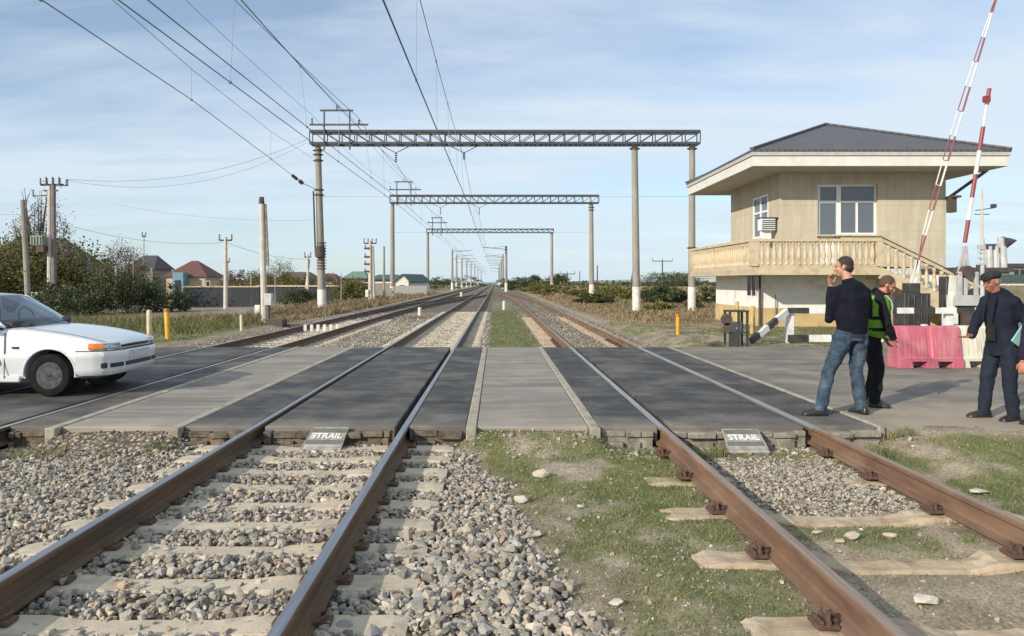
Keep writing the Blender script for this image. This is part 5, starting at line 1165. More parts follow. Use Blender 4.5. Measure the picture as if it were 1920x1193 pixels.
for i in range(ns_):
    a_, b2 = i/ns_, (i+1)/ns_; mb.cur = i % 2
    sp = lambda u: .17*math.sin(min(1, u*1.02)*PI)**.5*(1-.35*u)
    mb.tube([hb1.lerp(top, a_), hb1.lerp(top, b2)], .024, 6)
    if 0 < i: mb.tube([hb1.lerp(top, a_)+sd*sp(a_), hb1.lerp(top, b2)+sd*sp(b2)], .014, 6)
    else: mb.tube([hb1, hb1.lerp(top, b2)+sd*sp(b2)], .014, 6)
    mb.tube([hb1.lerp(top, a_), hb1.lerp(top, a_)+sd*sp(a_)], .012, 4)
mb.build('boom', [MREDP, MWP], t, smooth=True)
# barrier machine 2 (grey) at right
YB = 19.8; x = xa(1803, YB)
t = thing('barrier_machine', (x, YB, -.05), 'light grey crossing barrier machine with a single striped boom raised', 'barrier', 'raised crossing barriers')
mb = MB(); mb.bb(xa(1784, YB), xa(1828, YB), YB-.25, YB+.25, .90, 1.18); mb.bb(xa(1786, YB), xa(1794, YB), YB-.25, YB-.15, 1.18, 1.78); mb.bb(xa(1818, YB), xa(1824, YB), YB-.25, YB-.15, 1.18, 1.78); mb.bb(xa(1800, YB), xa(1806, YB), YB-.2, YB-.1, 1.18, 1.72); mb.bb(xa(1786, YB), xa(1824, YB), YB-.26, YB-.14, 1.72, 1.80); mb.build('housing', MGP, t, bevel=.01)
mb = MB(); mb.beam((xa(1776, YB), YB, -.05), (xa(1787, YB), YB, 1.7), .14, .1, up=(0, 1, 0)); mb.bb(xa(1772, YB), xa(1790, YB), YB-.15, YB+.15, -.05, .85); mb.build('leg_frame', MWP, t)
mb = MB(); mb.bb(xa(1800, YB), xa(1820, YB), YB-.1, YB+.2, -.05, .9); mb.tube([(xa(1792, YB), YB-.1, .3), (xa(1838, YB), YB-.1, .35)], .06, 8); mb.build('drive_unit', MIRON, t)
mb = MB(); mb.tube([(x, YB-.3, 1.8), (x, YB+.1, 1.8)], .16, 12); mb.build('pivot', MIRON, t, smooth=True)
p0 = Vector((x-.02, YB-.1, 1.8)); p1 = at(1808, 462, YB-.1); p2 = at(1855, 166, YB-.1)
mb = MB(); mb.beam(p0+Vector((-.12, 0, 0)), p1, .05, .05); mb.beam(p0+Vector((.14, 0, 0)), p1+Vector((.04, 0, 0)), .06, .05); mb.beam(p0, p1, .11, .04); mb.build('boom_socket', MGP, t)
cy = [455, 413, 371, 327, 283, 238, 196, 166]; mb = MB(); f_ = lambda yy: (455-yy)/(455-166)
q = at(1809, 455, YB-.1)
for i in range(7):
    mb.cur = (i+1) % 2 if False else (0 if i % 2 == 0 else 1)
    rr_ = .052 if i != 5 else .03
    mb.tube([q.lerp(p2, f_(cy[i])), q.lerp(p2, f_(cy[i+1]))], rr_, 8)
mb.build('boom', [MREDP, MWP], t, smooth=True)
mb = MB(); w_ = q.lerp(p2, .93); mb.box(w_+Vector((-.03, 0, 0)), (.16, .1, .16)); mb.build('boom_lamp', MREDP, t)
# warning signal with hoods
YS = 19.2; t = thing('warning_signal', (xa(1842, YS), YS, -.05), 'light grey crossing signal with hooded lamps seen from the side', 'signal')
x = xa(1842, YS); mb = MB(); mb.tube([(x, YS, -.05), (x, YS, 2.65)], .05, 10); mb.build('mast', MGP, t, smooth=True)
mb = MB(); mb.beam((x-.1, YS, za(464, YS)), (xa(1888, YS), YS, za(460, YS)), .14, .12)
for px in (1850, 1862, 1876): mb.tube([(xa(px, YS), YS-.1, za(462, YS)), (xa(px+1, YS), YS-.1, za(502, YS))], [.07, .085], 8)
mb.tube([(xa(1877, YS), YS, za(446, YS)), (xa(1877, YS), YS, za(475, YS))], .09, 10)
for z in (2.0, 2.15, 2.3): mb.box((x, YS, z), (.2, .1, .05))
mb.build('head_bracket', MGP, t)
mb = MB(); c0 = Vector((xa(1880, YS), YS, za(456, YS)))
mb.tube([c0, c0+Vector((.02, 0, 0))], .17, 14); mb.build('signal_lamp', MSTEEL, t, smooth=True)
mb = MB(); c0 = Vector((xa(1881, YS), YS, za(456, YS))); 
mb.tube([c0+Vector((0, 0, 0)), c0+Vector((.17, 0, .04)), c0+Vector((.35, 0, .07))], [.16, .10, .01], 12); mb.build('lamp_hood', MSTEEL, t)
mb = MB(); mb.bb(xa(1845, YS), xa(1861, YS), YS-.15, YS, za(468, YS), za(458, YS)); mb.build('lamp_hood', MSTEEL, t)
t = thing('camera_mast', (xa(1841, 34), 34, -.1), 'thin pale mast with a small camera right of the house', 'mast'); x = xa(1841, 34)
mb = MB(); mb.tube([(x, 34, -.1), (x, 34, za(352, 34))], [.09, .04], 8); mb.build('mast', MPALE, t, smooth=True); mb = MB(); mb.beam((x-.3, 34, za(395, 34)), (x+.55, 34, za(390, 34)), .04); mb.bb(x+.45, x+.62, 33.9, 34.1, za(390, 34), za(383, 34)); mb.beam((x-.35, 34, za(402, 34)), (x+.35, 34, za(402, 34)), .035); mb.build('camera', MSTEEL, t)
# unidentified dark round object behind barrier machine, given a plain rounded body
x = xa(1843, 22); mb = MB(); mb.lathe((x, 22, .95), [(.02, -.35), (.36, -.35), (.42, -.28), (.42, .28), (.36, .35), (.02, .35)], 18, 'Y'); t = thing('round_item', (x, 22, .1), 'dark maroon round drum behind the grey barrier machine', 'item'); mb.build('item', pm('dark maroon', (.05, .03, .035), (.03, .02, .025), rough=.6), t, smooth=True)
mb = MB(); mb.bb(x-.3, x+.3, 21.8, 22.2, -.1, .55); mb.build('stand', MIRON, t)
x = xa(1773, 22.5); tag(MB().bb(x-.1, x+.12, 22.3, 22.7, -.05, 1.7).build('control_cabinet', MBLK, None, (x, 22.5, -.05), bevel=.02), 'narrow black cabinet between the house stairs and the grey barrier machine', 'cabinet')
# plastic road barriers
MPINK = pm('faded pink plastic', (.50, .12, .17), (.42, .10, .14), scale=4, rough=.55, stretch=(2, 2, .5), c3=(.50, .22, .23), s3=3, t3=(.46, .70))
MCRP = pm('dirty white plastic', (.66, .62, .50), (.54, .50, .40), scale=4, rough=.55, stretch=(2, 2, .5), c3=(.4, .36, .28), s3=4, t3=(.58, .8))
def plastic_barrier(x0, y, L, mat, lab):
    t = thing('road_barrier', (x0+L/2, y, -.008), lab, 'road barrier', 'water filled plastic road barriers')
    prof = [(-.24, 0), (-.24, .16), (-.20, .19), (-.15, .50), (-.13, .60), (-.115, .70), (-.08, .74), (.08, .74), (.115, .70), (.13, .60), (.15, .50), (.20, .19), (.24, .16), (.24, 0)]
    # two forklift notches cut by splitting the foot
    mb = MB(); secs = [(0, .97), (.03, 1), (L*.5-.05, 1), (L*.5-.03, .9), (L*.5+.03, .9), (L*.5+.05, 1), (L-.03, 1), (L, .97)]
    up = [(a, b_) for a, b_ in prof if b_ >= .16]
    mb.loft([[(x0+s_[0], y+a*s_[1], max(b_, .10)-.0 if False else b_) for a, b_ in up] for s_ in secs])
    nt_ = [0, L*.26, L*.26+.20, L*.70-.0, L*.70+.20, L]
    for a, b_ in ((0, L*.22), (L*.22+.22, L*.62), (L*.62+.22, L)):
        mb.prism([(x0+a+.0, y-.24, -.005), (x0+b_, y-.24, -.005), (x0+b_-(.04 if b_ < L else 0), y-.24, .159), (x0+a+(.04 if a > 0 else 0), y-.24, .159)], (0, .48, 0))
    mb.bb(x0+.01, x0+L-.01, y-.232, y+.232, .115, .159)
    n = int(L/.075)
    for i in range(1, n):
        xx = x0+L*i/n
        if abs(xx-x0-L/2) > .07: mb.beam((xx, y-.198, .22), (xx, y-.152, .53), .018, .012, up=(0, 1, 0))
    mb.build('shell', mat, t, bevel=.006); mb = MB(); mb.lathe((x0+L*.5, y, .735), [(.06, 0), (.06, .03), (.03, .035)], 12); mb.build('filler_cap', MCRP, t)
plastic_barrier(xa(1660, 13.6), 13.35, xa(1781, 13.1)-xa(1660, 13.1), MPINK, 'faded pink plastic road barrier behind the man in the green vest')
plastic_barrier(xa(1786, 13.3), 13.42, 1.18, MCRP, 'dirty white plastic road barrier behind the man in the flat cap')
# distant things on the far right
MHILL = pm('hazy tan hill', (.52, .46, .40), (.46, .42, .38), scale=.01, rough=1)
xx = np.linspace(250, 1500, 50); zz = 6+26*fbm(xx, xx*0, .006, 3)*sm(xx, 250, 800); mb = MB(); pts = [(a, 1000+.1*a, -1) for a in xx]; top_ = [(a, 1080+.1*a, z) for a, z in zip(xx, zz)]
mb.add(pts+top_, [(i, i+1, 50+i+1, 50+i) for i in range(49)]); o = mb.build('hills', MHILL); o['kind'] = 'structure'
for i, (px0, px1, pt, pb, Y, wm, rm, lab) in enumerate(((1856, 1925, 520, 538, 90, MWHITE, MTEAL, 'long low building with a teal roof at the far right'), (1893, 1925, 497, 516, 160, MGREYW, MROOF, 'grey block building on the slope above the teal roof'), (1790, 1850, 505, 532, 130, MGREYW, MROOF, 'low grey building behind the barrier machines'))):
    x0, x1 = xa(px0, Y), xa(px1, Y)+4; z0 = -.3; ze = za(pt, Y); zb_ = za(pb, Y)
    t = thing('building', ((x0+x1)/2, Y, z0), lab, 'building', 'low buildings at the far right')
    MB().bb(x0, x1, Y, Y+10, z0, ze-.5).build('wall', wm, t); MB().bb(x0-.5, x1+.5, Y-.5, Y+10.5, ze-.5+.002, ze+.3).build('roof', rm, t)
    for k in range(6): MB().bb(x0+1+k*(x1-x0)/6, x0+2+k*(x1-x0)/6, Y-.05, Y-.001, .6, ze-1.0).build('window', MWIN, t)
mb = MB(); mb.prism([(15, 40, -.3), (60, 34, -.3), (60, 40, 1.6), (15, 46, 1.15)], (0, .4, 0)); o = mb.build('embankment', pm('scrubby bank', (.24, .20, .13), (.14, .13, .07), scale=2, rough=1, bmp=1, bscale=4, bdist=.2)); o['kind'] = 'structure'
# ================================================================ WHITE CAR
def bake(o):
    dg = bpy.context.evaluated_depsgraph_get(); me = bpy.data.meshes.new_from_object(o.evaluated_get(dg)); o.modifiers.clear(); o.data = me
MCAR, nt, b = newmat('white car paint'); g = geo(nt); n1 = noise(nt, g.outputs['Position'], 2.5, 6, .65); s = N(nt, 'ShaderNodeSeparateXYZ'); nt.links.new(g.outputs['Position'], s.inputs[0])
dirt = mapr(nt, s.outputs[2], .2, .80, .55, .06); dirt = mth(nt, 'MULTIPLY', dirt, n1.outputs[0])
nt.links.new(mixc(nt, dirt, (.74, .76, .78), (.36, .32, .26)), b.inputs['Base Color']); b.inputs['Roughness'].default_value = .32; b.inputs['Coat Weight'].default_value = .7; b.inputs['Coat Roughness'].default_value = .06
MTYRE = pm('tyre rubber', (.009, .009, .01), (.018, .017, .016), scale=8, rough=.9, spec=.15)
MRIM = pm('dull steel rim', (.085, .085, .09), (.03, .03, .032), scale=14, rough=.55, metal=.2)
MCBLK = pm('black car plastic', (.02, .02, .022), (.03, .03, .03), rough=.5)
MAMB, nt, b = newmat('amber lens'); b.inputs['Base Color'].default_value = (.75, .21, .015, 1); b.inputs['Roughness'].default_value = .12; b.inputs['Coat Weight'].default_value = .8
MLENS, nt, b = newmat('headlamp lens'); g = geo(nt); n1 = noise(nt, g.outputs['Position'], 30, 2); nt.links.new(ramp(nt, [(.35, (.16, .18, .2)), (.65, (.6, .64, .68))], n1.outputs[0]).outputs[0], b.inputs['Base Color']); b.inputs['Roughness'].default_value = .1; b.inputs['Metallic'].default_value = .5
MCG, nt, b = newmat('car glass'); tr = N(nt, 'ShaderNodeBsdfTransparent'); tr.inputs[0].default_value = (.74, .82, .82, 1); gl = N(nt, 'ShaderNodeBsdfGlossy'); gl.inputs['Roughness'].default_value = .03; gl.inputs[0].default_value = (.9, .95, 1, 1)
fr = N(nt, 'ShaderNodeFresnel'); fr.inputs[0].default_value = 1.6; mx = N(nt, 'ShaderNodeMixShader'); nt.links.new(mth(nt, 'ADD', fr.outputs[0], .02, True), mx.inputs[0]); nt.links.new(tr.outputs[0], mx.inputs[1]); nt.links.new(gl.outputs[0], mx.inputs[2]); nt.links.new(mx.outputs[0], nt.nodes['Material Output'].inputs[0])
CX, CYc = -5.13, 10.66
car = thing('parked_car', (CX-2, CYc, 0), 'white hatchback car facing right with amber indicator, stopped at the crossing', 'car')
C_ = lambda s_, y, z: (CX-s_, CYc+y, z)
def ring(s_, w, zb, zs, zt):
    h_ = [(0, zb), (w*.80, zb), (w*.95, zb+.04), (w*.985, .38), (w, .50), (w*1.004, .555), (w*.985, .585), (w*.98, zs-.11), (w*.965, zs-.04), (w*.92, zs), (w*.80, zs+(zt-zs)*.45), (w*.5, zt-.012), (0, zt)]
    h_ = [(a, max(c, zb+.001*i)) for i, (a, c) in enumerate(h_)]
    return [C_(s_, -a, c) for a, c in h_]+[C_(s_, a, c) for a, c in h_[-2:0:-1]]
ST = [(.075, .62, .34, .655, .675), (.10, .68, .32, .675, .70), (.16, .735, .28, .695, .73), (.28, .775, .24, .735, .765), (.45, .80, .22, .775, .805), (.65, .815, .21, .812, .845), (.82, .822, .20, .838, .873), (1.0, .826, .20, .86, .90), (1.2, .828, .20, .878, .925), (1.45, .83, .20, .893, .94), (1.9, .83, .20, .90, .94), (2.5, .83, .20, .905, .94), (3.28, .828, .20, .91, .945), (3.7, .815, .21, .915, .955), (3.92, .79, .24, .91, .955), (4.03, .74, .30, .88, .92)]
mb = MB(); mb.loft([ring(*a) for a in ST]); body = mb.build('body', MCAR, car, smooth=True, angle=32)
for sx in (.82, 3.28):
    cm_ = MB(); cm_.lathe(C_(sx, -.75, .30), [(.335, -.25), (.335, .22)], 40, 'Y'); cm_.lathe(C_(sx, .75, .30), [(.335, -.22), (.335, .25)], 40, 'Y'); cu_ = cm_.build('cutter', MCBLK, None)
    md = body.modifiers.new('b', 'BOOLEAN'); md.object = cu_; md.solver = 'EXACT'; md.operation = 'DIFFERENCE'; bake(body); bpy.data.objects.remove(cu_)
body.data.materials.clear(); body.data.materials.append(MCAR)
body.data.polygons.foreach_set('material_index', [0]*len(body.data.polygons)); body.data.polygons.foreach_set('use_smooth', [True]*len(body.data.polygons)); body.data.set_sharp_from_angle(angle=math.radians(32))
md = body.modifiers.new('wn', 'WEIGHTED_NORMAL'); md.keep_sharp = True
# dark arch liners
mb = MB()
for sx in (.82, 3.28):
    for sg in (-1, 1): mb.lathe(C_(sx, sg*.50, .30), [(.33, -.03), (.33, .03)], 24, 'Y')
for sx in (.82, 3.28):
    for sg in (-1, 1): MB().lathe(C_(sx, sg*.50, .30), [(.332, -.03), (.332, .03)], 24, 'Y').build('wheel_arch_liner', MCBLK, car)
# arch lips
for sx in (.82, 3.28):
    for sg in (-1, 1):
        pts = [C_(sx+.345*math.cos(a), sg*(.828-.012*abs(math.cos(a))-(.016 if sx < 1 and math.cos(a) < -.3 else 0)), .30+.345*math.sin(a)) for a in np.linspace(-.12, PI+.12, 20)]
        mb = MB(); mb.tube(pts, .013, 6); mb.build('arch_lip', MCAR, car, smooth=True)
# greenhouse
def surf(rows, name, mat, parent=car, thick=0.):
    n = len(rows[0]); mb = MB(); mb.v = [Vector(p) for r_ in rows for p in r_]
    for i in range(len(rows)-1):
        for k in range(n-1): mb.f.append([i*n+k, i*n+k+1, (i+1)*n+k+1, (i+1)*n+k]); mb.mi.append(0)
    o = mb.build(name, mat, parent, smooth=True, angle=50)
    if thick: md = o.modifiers.new('s', 'SOLIDIFY'); md.thickness = thick; md.offset = 0
    return o
us = np.linspace(-1, 1, 13)
wb = [C_(1.20+.24*u*u, .735*u, .925+.0*u) for u in us]; wt = [C_(1.93+.07*u*u, .565*u, 1.335-.025*u*u) for u in us]
def lerp_rows(a, b_, n, bul=0.):
    out = []
    for i in range(n+1):
        t_ = i/n; out.append([tuple(Vector(p).lerp(Vector(q), t_)+Vector((bul*math.sin(PI*t_)*.6, 0, bul*math.sin(PI*t_)))) for p, q in zip(a, b_)])
    return out
wsh = surf(lerp_rows(wb, wt, 6, .02), 'windscreen', MCG)
roofs = []
for t_ in np.linspace(0, 1, 9):
    s_ = 1.93+1.30*t_; roofs.append([C_(s_+.07*u*u*(1-t_), (.565+.035*math.sin(PI*t_))*u, 1.335+.035*math.sin(PI*(t_*.9+.05))-.035*u**4) for u in us])
surf(roofs, 'roof', MCAR, thick=.03)
rb = [C_(3.86, .70*u, .93) for u in us]; rt = [C_(3.24, .565*u, 1.335-.03*u*u) for u in us]; surf(lerp_rows(rt, rb, 4, .02), 'rear_window', MCG)
for sg in (-1, 1):
    A0, A1 = Vector(C_(1.45, sg*.765, .905)), Vector(C_(2.02, sg*.575, 1.315)); D0, D1 = Vector(C_(3.80, sg*.735, .925)), Vector(C_(3.25, sg*.575, 1.305))
    B0, B1 = Vector(C_(2.62, sg*.775, .90)), Vector(C_(2.60, sg*.60, 1.325))
    for nm, p, q, w_ in (('a_pillar', A0, A1, .06), ('c_pillar', D0, D1, .16), ('b_pillar', B0, B1, .08)):
        mb = MB(); mb.beam(p, q, w_, .04, up=(0, 1, 0)); mb.build(nm, MCAR if nm != 'b_pillar' else MCBLK, car, bevel=.01)
    mb = MB(); mb.beam(A1, B1, .05, .035); mb.beam(B1, D1, .05, .035); mb.build('roof_rail', MCAR, car)
    mb = MB(); mb.beam(A0, B0, .04, .03); mb.beam(B0, D0, .04, .03); mb.build('window_seal', MCBLK, car)
    surf([[tuple(A0), tuple(B0), tuple(D0)], [tuple(A1), tuple(B1), tuple(D1)]], 'side_window', MCG)
    # mirror
    mb = MB(); mb.ell(C_(1.60, sg*.90, .955), (.05, .10, .065)); mb.beam(C_(1.58, sg*.78, .91), C_(1.60, sg*.88, .94), .05); mb.build('mirror', MCBLK, car, smooth=True)
    # door seams, handle, moulding, repeater
    mb = MB()
    for s_ in (1.405, 2.62, 3.62): mb.beam(C_(s_, sg*.8345, .25), C_(s_, sg*.818, .85), .010, .006, up=(0, 1, 0))
    mb.build('door_seam', MCBLK, car)
    mb = MB(); mb.box(C_(2.32, sg*.83, .76), (.2, .03, .04)); mb.build('door_handle', MCBLK, car, bevel=.008)
    mb = MB(); mb.box(C_(2.45, sg*.835, .46), (1.98, .02, .07)); mb.build('side_moulding', MCAR, car, bevel=.008)
    mb = MB(); mb.box(C_(1.265, sg*.822, .655), (.085, .02, .026)); mb.build('side_repeater', MCBLK, car, bevel=.004)
    mb = MB(); mb.box(C_(2.05, sg*.80, .235), (1.7, .06, .09)); mb.build('sill', MCAR, car, bevel=.02)
# interior
mb = MB(); mb.box(C_(1.55, 0, .95), (.36, 1.36, .10)); mb.build('dashboard', MCBLK, car, bevel=.03)
mb = MB(); mb.tube([C_(1.86+.10*math.cos(a)*.35, .36+.18*math.sin(a), .99+.18*math.cos(a)*.93) for a in np.linspace(0, 2*PI, 20)], .013, 6, cap=False); mb.build('steering_wheel', MCBLK, car)
for sg in (-1, 1):
    mb = MB(); mb.box(C_(2.45, sg*.36, 1.0), (.12, .46, .36)); mb.box(C_(2.5, sg*.36, 1.24), (.09, .26, .13)); mb.build('seat', pm('grey seat', (.07, .07, .075), rough=.9), car, bevel=.03)
mb = MB(); mb.beam(C_(1.27, -.55, .94), C_(1.36, -.05, .975), .02, .015); mb.beam(C_(1.24, .05, .95), C_(1.36, .55, .975), .02, .015); mb.build('wiper', MCBLK, car)
# bumper
def plan(u, off=0.):      # u -1..1 round the nose
    a = abs(u); sg = 1 if u > 0 else -1
    pts = [(0, 0.0), (.38, .012), (.60, .05), (.735, .13), (.79, .24), (.815, .36), (.825, .47)]
    t_ = a*(len(pts)-1); i = min(int(t_), len(pts)-2); f_ = t_-i; y = pts[i][0]*(1-f_)+pts[i+1][0]*f_; s_ = pts[i][1]*(1-f_)+pts[i+1][1]*f_
    return s_, sg*y
def strip(us_, prof, name, mat, par=car, **k):
    """prof: closed list of (inset along s, inset along y factor, z)"""
    mb = MB(); rings = []
    for u in us_:
        s_, y = plan(u); ny_ = min(1, abs(y)/.8)**3
        rings.append([C_(s_+d*(1-ny_*.8), y*(1-d*ny_*1.0), z) for d, z in prof])
    mb.loft(rings); return mb.build(name, mat, par, smooth=True, angle=32, **k)
ub = np.linspace(-1, 1, 41)
strip(ub, [(.09, .60), (.03, .605), (.004, .585), (-.006, .55), (-.004, .50), (.012, .47), (.008, .36), (.02, .31), (.05, .275), (.10, .265), (.12, .30)], 'bumper', MCAR)
strip(ub, [(.012, .607), (.075, .607), (.075, .600), (.012, .600)], 'bumper_seam', MCBLK)
for a, b2, z0, z1 in ((-.16, .16, .375, .43), (-.40, -.20, .375, .43), (.20, .40, .375, .43), (-.55, -.45, .37, .44), (.45, .55, .37, .44)):
    strip(np.linspace(a, b2, 7), [(-.003, z0), (-.003, z1), (.03, z1), (.03, z0)], 'air_intake', MCBLK)
strip(np.linspace(-.13, .13, 7), [(-.014, .475), (-.014, .575), (.01, .575), (.01, .475)], 'number_plate', pm('number plate', (.62, .64, .66), (.38, .40, .44), scale=26, rough=.4))
strip(np.linspace(-.17, .17, 9), [(.050, .632), (.046, .662), (.09, .662), (.09, .632)], 'grille', MCBLK)
for sg in (-1, 1):
    strip(np.linspace(sg*.23, sg*.50, 9), [(.020, .62), (.018, .66), (.036, .702), (.085, .70), (.085, .615)], 'headlamp', MLENS)
    strip(np.linspace(sg*.505, sg*.76, 9), [(.014, .625), (.010, .66), (.028, .705), (.085, .70), (.085, .62)], 'indicator', MAMB)
# bonnet shut lines
mb = MB()
for sg in (-1, 1):
    pts = [C_(s_, sg*(w_*.86), z_) for s_, w_, z_ in ((.16, .735, .719), (.28, .775, .755), (.45, .80, .797), (.65, .815, .837), (.82, .822, .865), (1.0, .826, .890), (1.2, .828, .914))]; mb2 = MB(); mb2.tube(pts, .004, 4); mb2.build('bonnet_seam', MCBLK, car)
# wheels
def wheel(sx, sg):
    c = C_(sx, sg*.735, .285); pr_ = [(.18, -.085), (.235, -.09), (.27, -.08), (.284, -.055), (.285, 0), (.284, .055), (.27, .08), (.235, .09), (.18, .085)]
    mb = MB(); mb.lathe(c, pr_, 40, 'Y', cap=False); t_ = mb.build('wheel', MTYRE, car, smooth=True); ORG[t_.name] = ORG[car.name]
    o = sg; mb = MB(); mb.lathe(c, [(.02, .080*o), (.045, .082*o), (.06, .06*o), (.10, .045*o), (.13, .070*o), (.150, .075*o), (.160, .05*o), (.175, .06*o), (.186, .088*o), (.190, .078*o)], 36, 'Y'); mb.build('rim', MRIM, t_, smooth=True, angle=50)
    for k in range(8):
        a = 2*PI*k/8; MB().box((c[0]+.142*math.cos(a), c[1]+o*.074, c[2]+.142*math.sin(a)), (.05, .012, .026), R=Matrix.Rotation(-a+PI/2, 3, 'Y')).build('rim_slot', MCBLK, t_, bevel=.004)
    mb = MB(); mb.lathe((c[0], c[1]+o*.08, c[2]), [(.001, .012*o), (.022, .010*o), (.026, -.01*o)], 12, 'Y'); mb.build('hub_cap', MCBLK, t_)
for sx in (.82, 3.28):
    for sg in (-1, 1): wheel(sx, sg)
mb = MB(); mb.box(C_(2.05, 0, .24), (3.4, 1.1, .08)); mb.build('underbody', MCBLK, car)
# ================================================================ PEOPLE
def cloth(name, c, c2, scale=5, rough=.9, bmp=.5, c3=None, t3=(.5, .7)): return pm(name, c, c2, scale=scale, rough=rough, bmp=bmp, bscale=30, bdist=.02, spec=.2, c3=c3, s3=3, t3=t3)
MSKIN = pm('skin', (.50, .27, .18), (.42, .20, .13), scale=14, rough=.55)
MSKINR = pm('ruddy skin', (.48, .23, .15), (.40, .16, .10), scale=14, rough=.55)
MHAIR = pm('dark hair', (.022, .016, .013), (.04, .028, .02), scale=60, rough=.7, bmp=.8, bscale=90)
MHAIRB = pm('brown hair', (.07, .035, .022), (.10, .05, .03), scale=60, rough=.7, bmp=.8, bscale=90)
MGREYH = pm('grey hair', (.36, .34, .31), (.22, .20, .18), scale=60, rough=.8, bmp=.8, bscale=90)
MSHOE = pm('black leather', (.018, .017, .018), (.035, .03, .028), scale=12, rough=.38)
MEYE = pm('dark eye', (.02, .015, .012), rough=.2)
class Fig:
    def __init__(s, base, f, hf=None):
        s.b = Vector(base); s.f = Vector((f[0], f[1], 0)).normalized(); s.r = Vector((s.f.y, -s.f.x, 0))
    def P(s, fw, rt, z): return s.b+s.f*fw+s.r*rt+Vector((0, 0, z))
def remesh(o, vox, smooth=2, disp=0., size=.08, seed=0):
    md = o.modifiers.new('remesh', 'REMESH'); md.mode = 'VOXEL'; md.voxel_size = vox; md.use_smooth_shade = True
    if smooth: m2 = o.modifiers.new('smooth', 'SMOOTH'); m2.iterations = smooth; m2.factor = .5
    if disp:
        tx = bpy.data.textures.new('folds', 'CLOUDS'); tx.noise_scale = size; tx.noise_depth = 1; m3 = o.modifiers.new('folds', 'DISPLACE'); m3.texture = tx; m3.strength = disp; m3.mid_level = .5; m3.texture_coords = 'LOCAL'
def hand(mb, w, d, nrm, curl=.5, side=1, scale=1.):
    """w wrist, d direction of the hand, nrm palm normal (towards which fingers curl), side: thumb side sign along nrm x d"""
    w = Vector(w); d = Vector(d).normalized(); n = Vector(nrm); n = (n-d*n.dot(d)).normalized(); x = n.cross(d).normalized()*side; k = scale
    mb.tube([w-d*.02, w+d*.02*k, w+d*.055*k, w+d*.09*k], [(.026*k, .018*k), (.034*k, .016*k), (.041*k, .015*k), (.038*k, .013*k)], 10, ref=tuple(n))
    for i, (off, L, r) in enumerate(((.030, .070, .0095), (.0105, .078, .0098), (-.010, .073, .0094), (-.029, .058, .0085))):
        p = w+d*.080*k+x*off*k; a = curl*(1+.1*i); pts = [p, p+d*.02*k]; cur = p+d*.012*k; dd = d.copy(); L_ = L*k
        for seg, (fr_, bend) in enumerate(((.45, .35), (.32, .9), (.23, .75))):
            dd = (Matrix.Rotation(a*bend, 3, -x*side)@dd).normalized() if False else (dd*math.cos(a*bend)+n*math.sin(a*bend)).normalized(); 
            cur = cur+dd*L_*fr_; pts.append(cur.copy()); n2 = n
        mb.tube(pts, [r*k, r*k, r*k*.95, r*k*.88, r*k*.72], 8)
    t0 = w+d*.025*k+x*.022*k; td = (d*.62+x*.7+n*.35).normalized(); t1 = t0+td*.038*k; td2 = (d*.85+x*.25+n*.45).normalized(); t2 = t1+td2*.032*k; t3 = t2+td2*.022*k
    mb.tube([t0, t1, t2, t3], [.0145*k, .0115*k, .0105*k, .008*k], 8)
def head(mb, c, f, tilt=0., k=1.):
    """c: centre of the skull; f facing (3-D); returns rotation (columns right, forward, up)"""
    f = Vector(f).normalized(); r = f.cross(Vector((0, 0, 1))).normalized(); u = r.cross(f).normalized(); R = Matrix((r, f, u)).transposed(); Q = lambda x, y, z: Vector(c)+R@(Vector((x, y, z))*k)
    mb.ell(Q(0, -.008, .022), (.074*k, .094*k, .088*k), R, 18, 12)      # skull
    mb.ell(Q(0, .018, -.030), (.060*k, .072*k, .078*k), R, 16, 10)     # face
    mb.ell(Q(0, .048, -.088), (.034*k, .030*k, .026*k), R)             # chin
    mb.tube([Q(0, .082, .012), Q(0, .098, -.018), Q(0, .108, -.036), Q(0, .090, -.046)], [.008*k, .011*k, .015*k, .011*k], 8)   # nose
    mb.tube([Q(-.045, .070, .020), Q(0, .088, .024), Q(.045, .070, .020)], .0095*k, 6)      # brow
    mb.tube([Q(-.022, .083, -.066), Q(0, .092, -.064), Q(.022, .083, -.066)], .0075*k, 6); mb.tube([Q(-.020, .080, -.075), Q(0, .089, -.076), Q(.020, .080, -.075)], .0075*k, 6)  # lips
    for s_ in (-1, 1):
        mb.ell(Q(s_*.040, .062, -.028), (.020*k, .018*k, .018*k), R)     # cheek
        mb.ell(Q(s_*.074, -.008, -.008), (.012*k, .020*k, .032*k), R, 10, 8)   # ear
    return R, Q
def eyes(Q, R, parent, k=1.):
    for s_ in (-1, 1): mb = MB(); mb.ell(Q(s_*.031, .076, .004), (.012*k, .008*k, .007*k), R, 10, 6); mb.build('eye', MEYE, parent, smooth=True)
def limb(mb, pts, radii, n=12, sq=1.): mb.tube(pts, radii, n, sq=sq)
def shoe(parent, ank, d, L=.285, name='shoe', mat=MSHOE):
    a = Vector(ank); d = Vector((d[0], d[1], 0)).normalized(); x = Vector((d.y, -d.x, 0)); rings = []
    for t_, w_, h_ in ((-.30, .030, .065), (-.26, .038, .10), (-.1, .041, .125), (.05, .043, .11), (.25, .048, .082), (.45, .052, .066), (.60, .045, .054), (.68, .028, .034)):
        c = Vector((a.x, a.y, 0))+d*(t_*L); z0 = a.z; rings.append([tuple(c+x*(w_*q)+Vector((0, 0, z0+h_*z))) for q, z in ((-1, 0), (-1.08, .22), (-.92, .6), (-.45, .96), (0, 1.03), (.45, .96), (.92, .6), (1.08, .22), (1, 0))])
    mb = MB(); mb.loft(rings); o = mb.build(name, mat, parent, smooth=True, angle=60); md = o.modifiers.new('s', 'SUBSURF'); md.levels = md.render_levels = 1
    return o
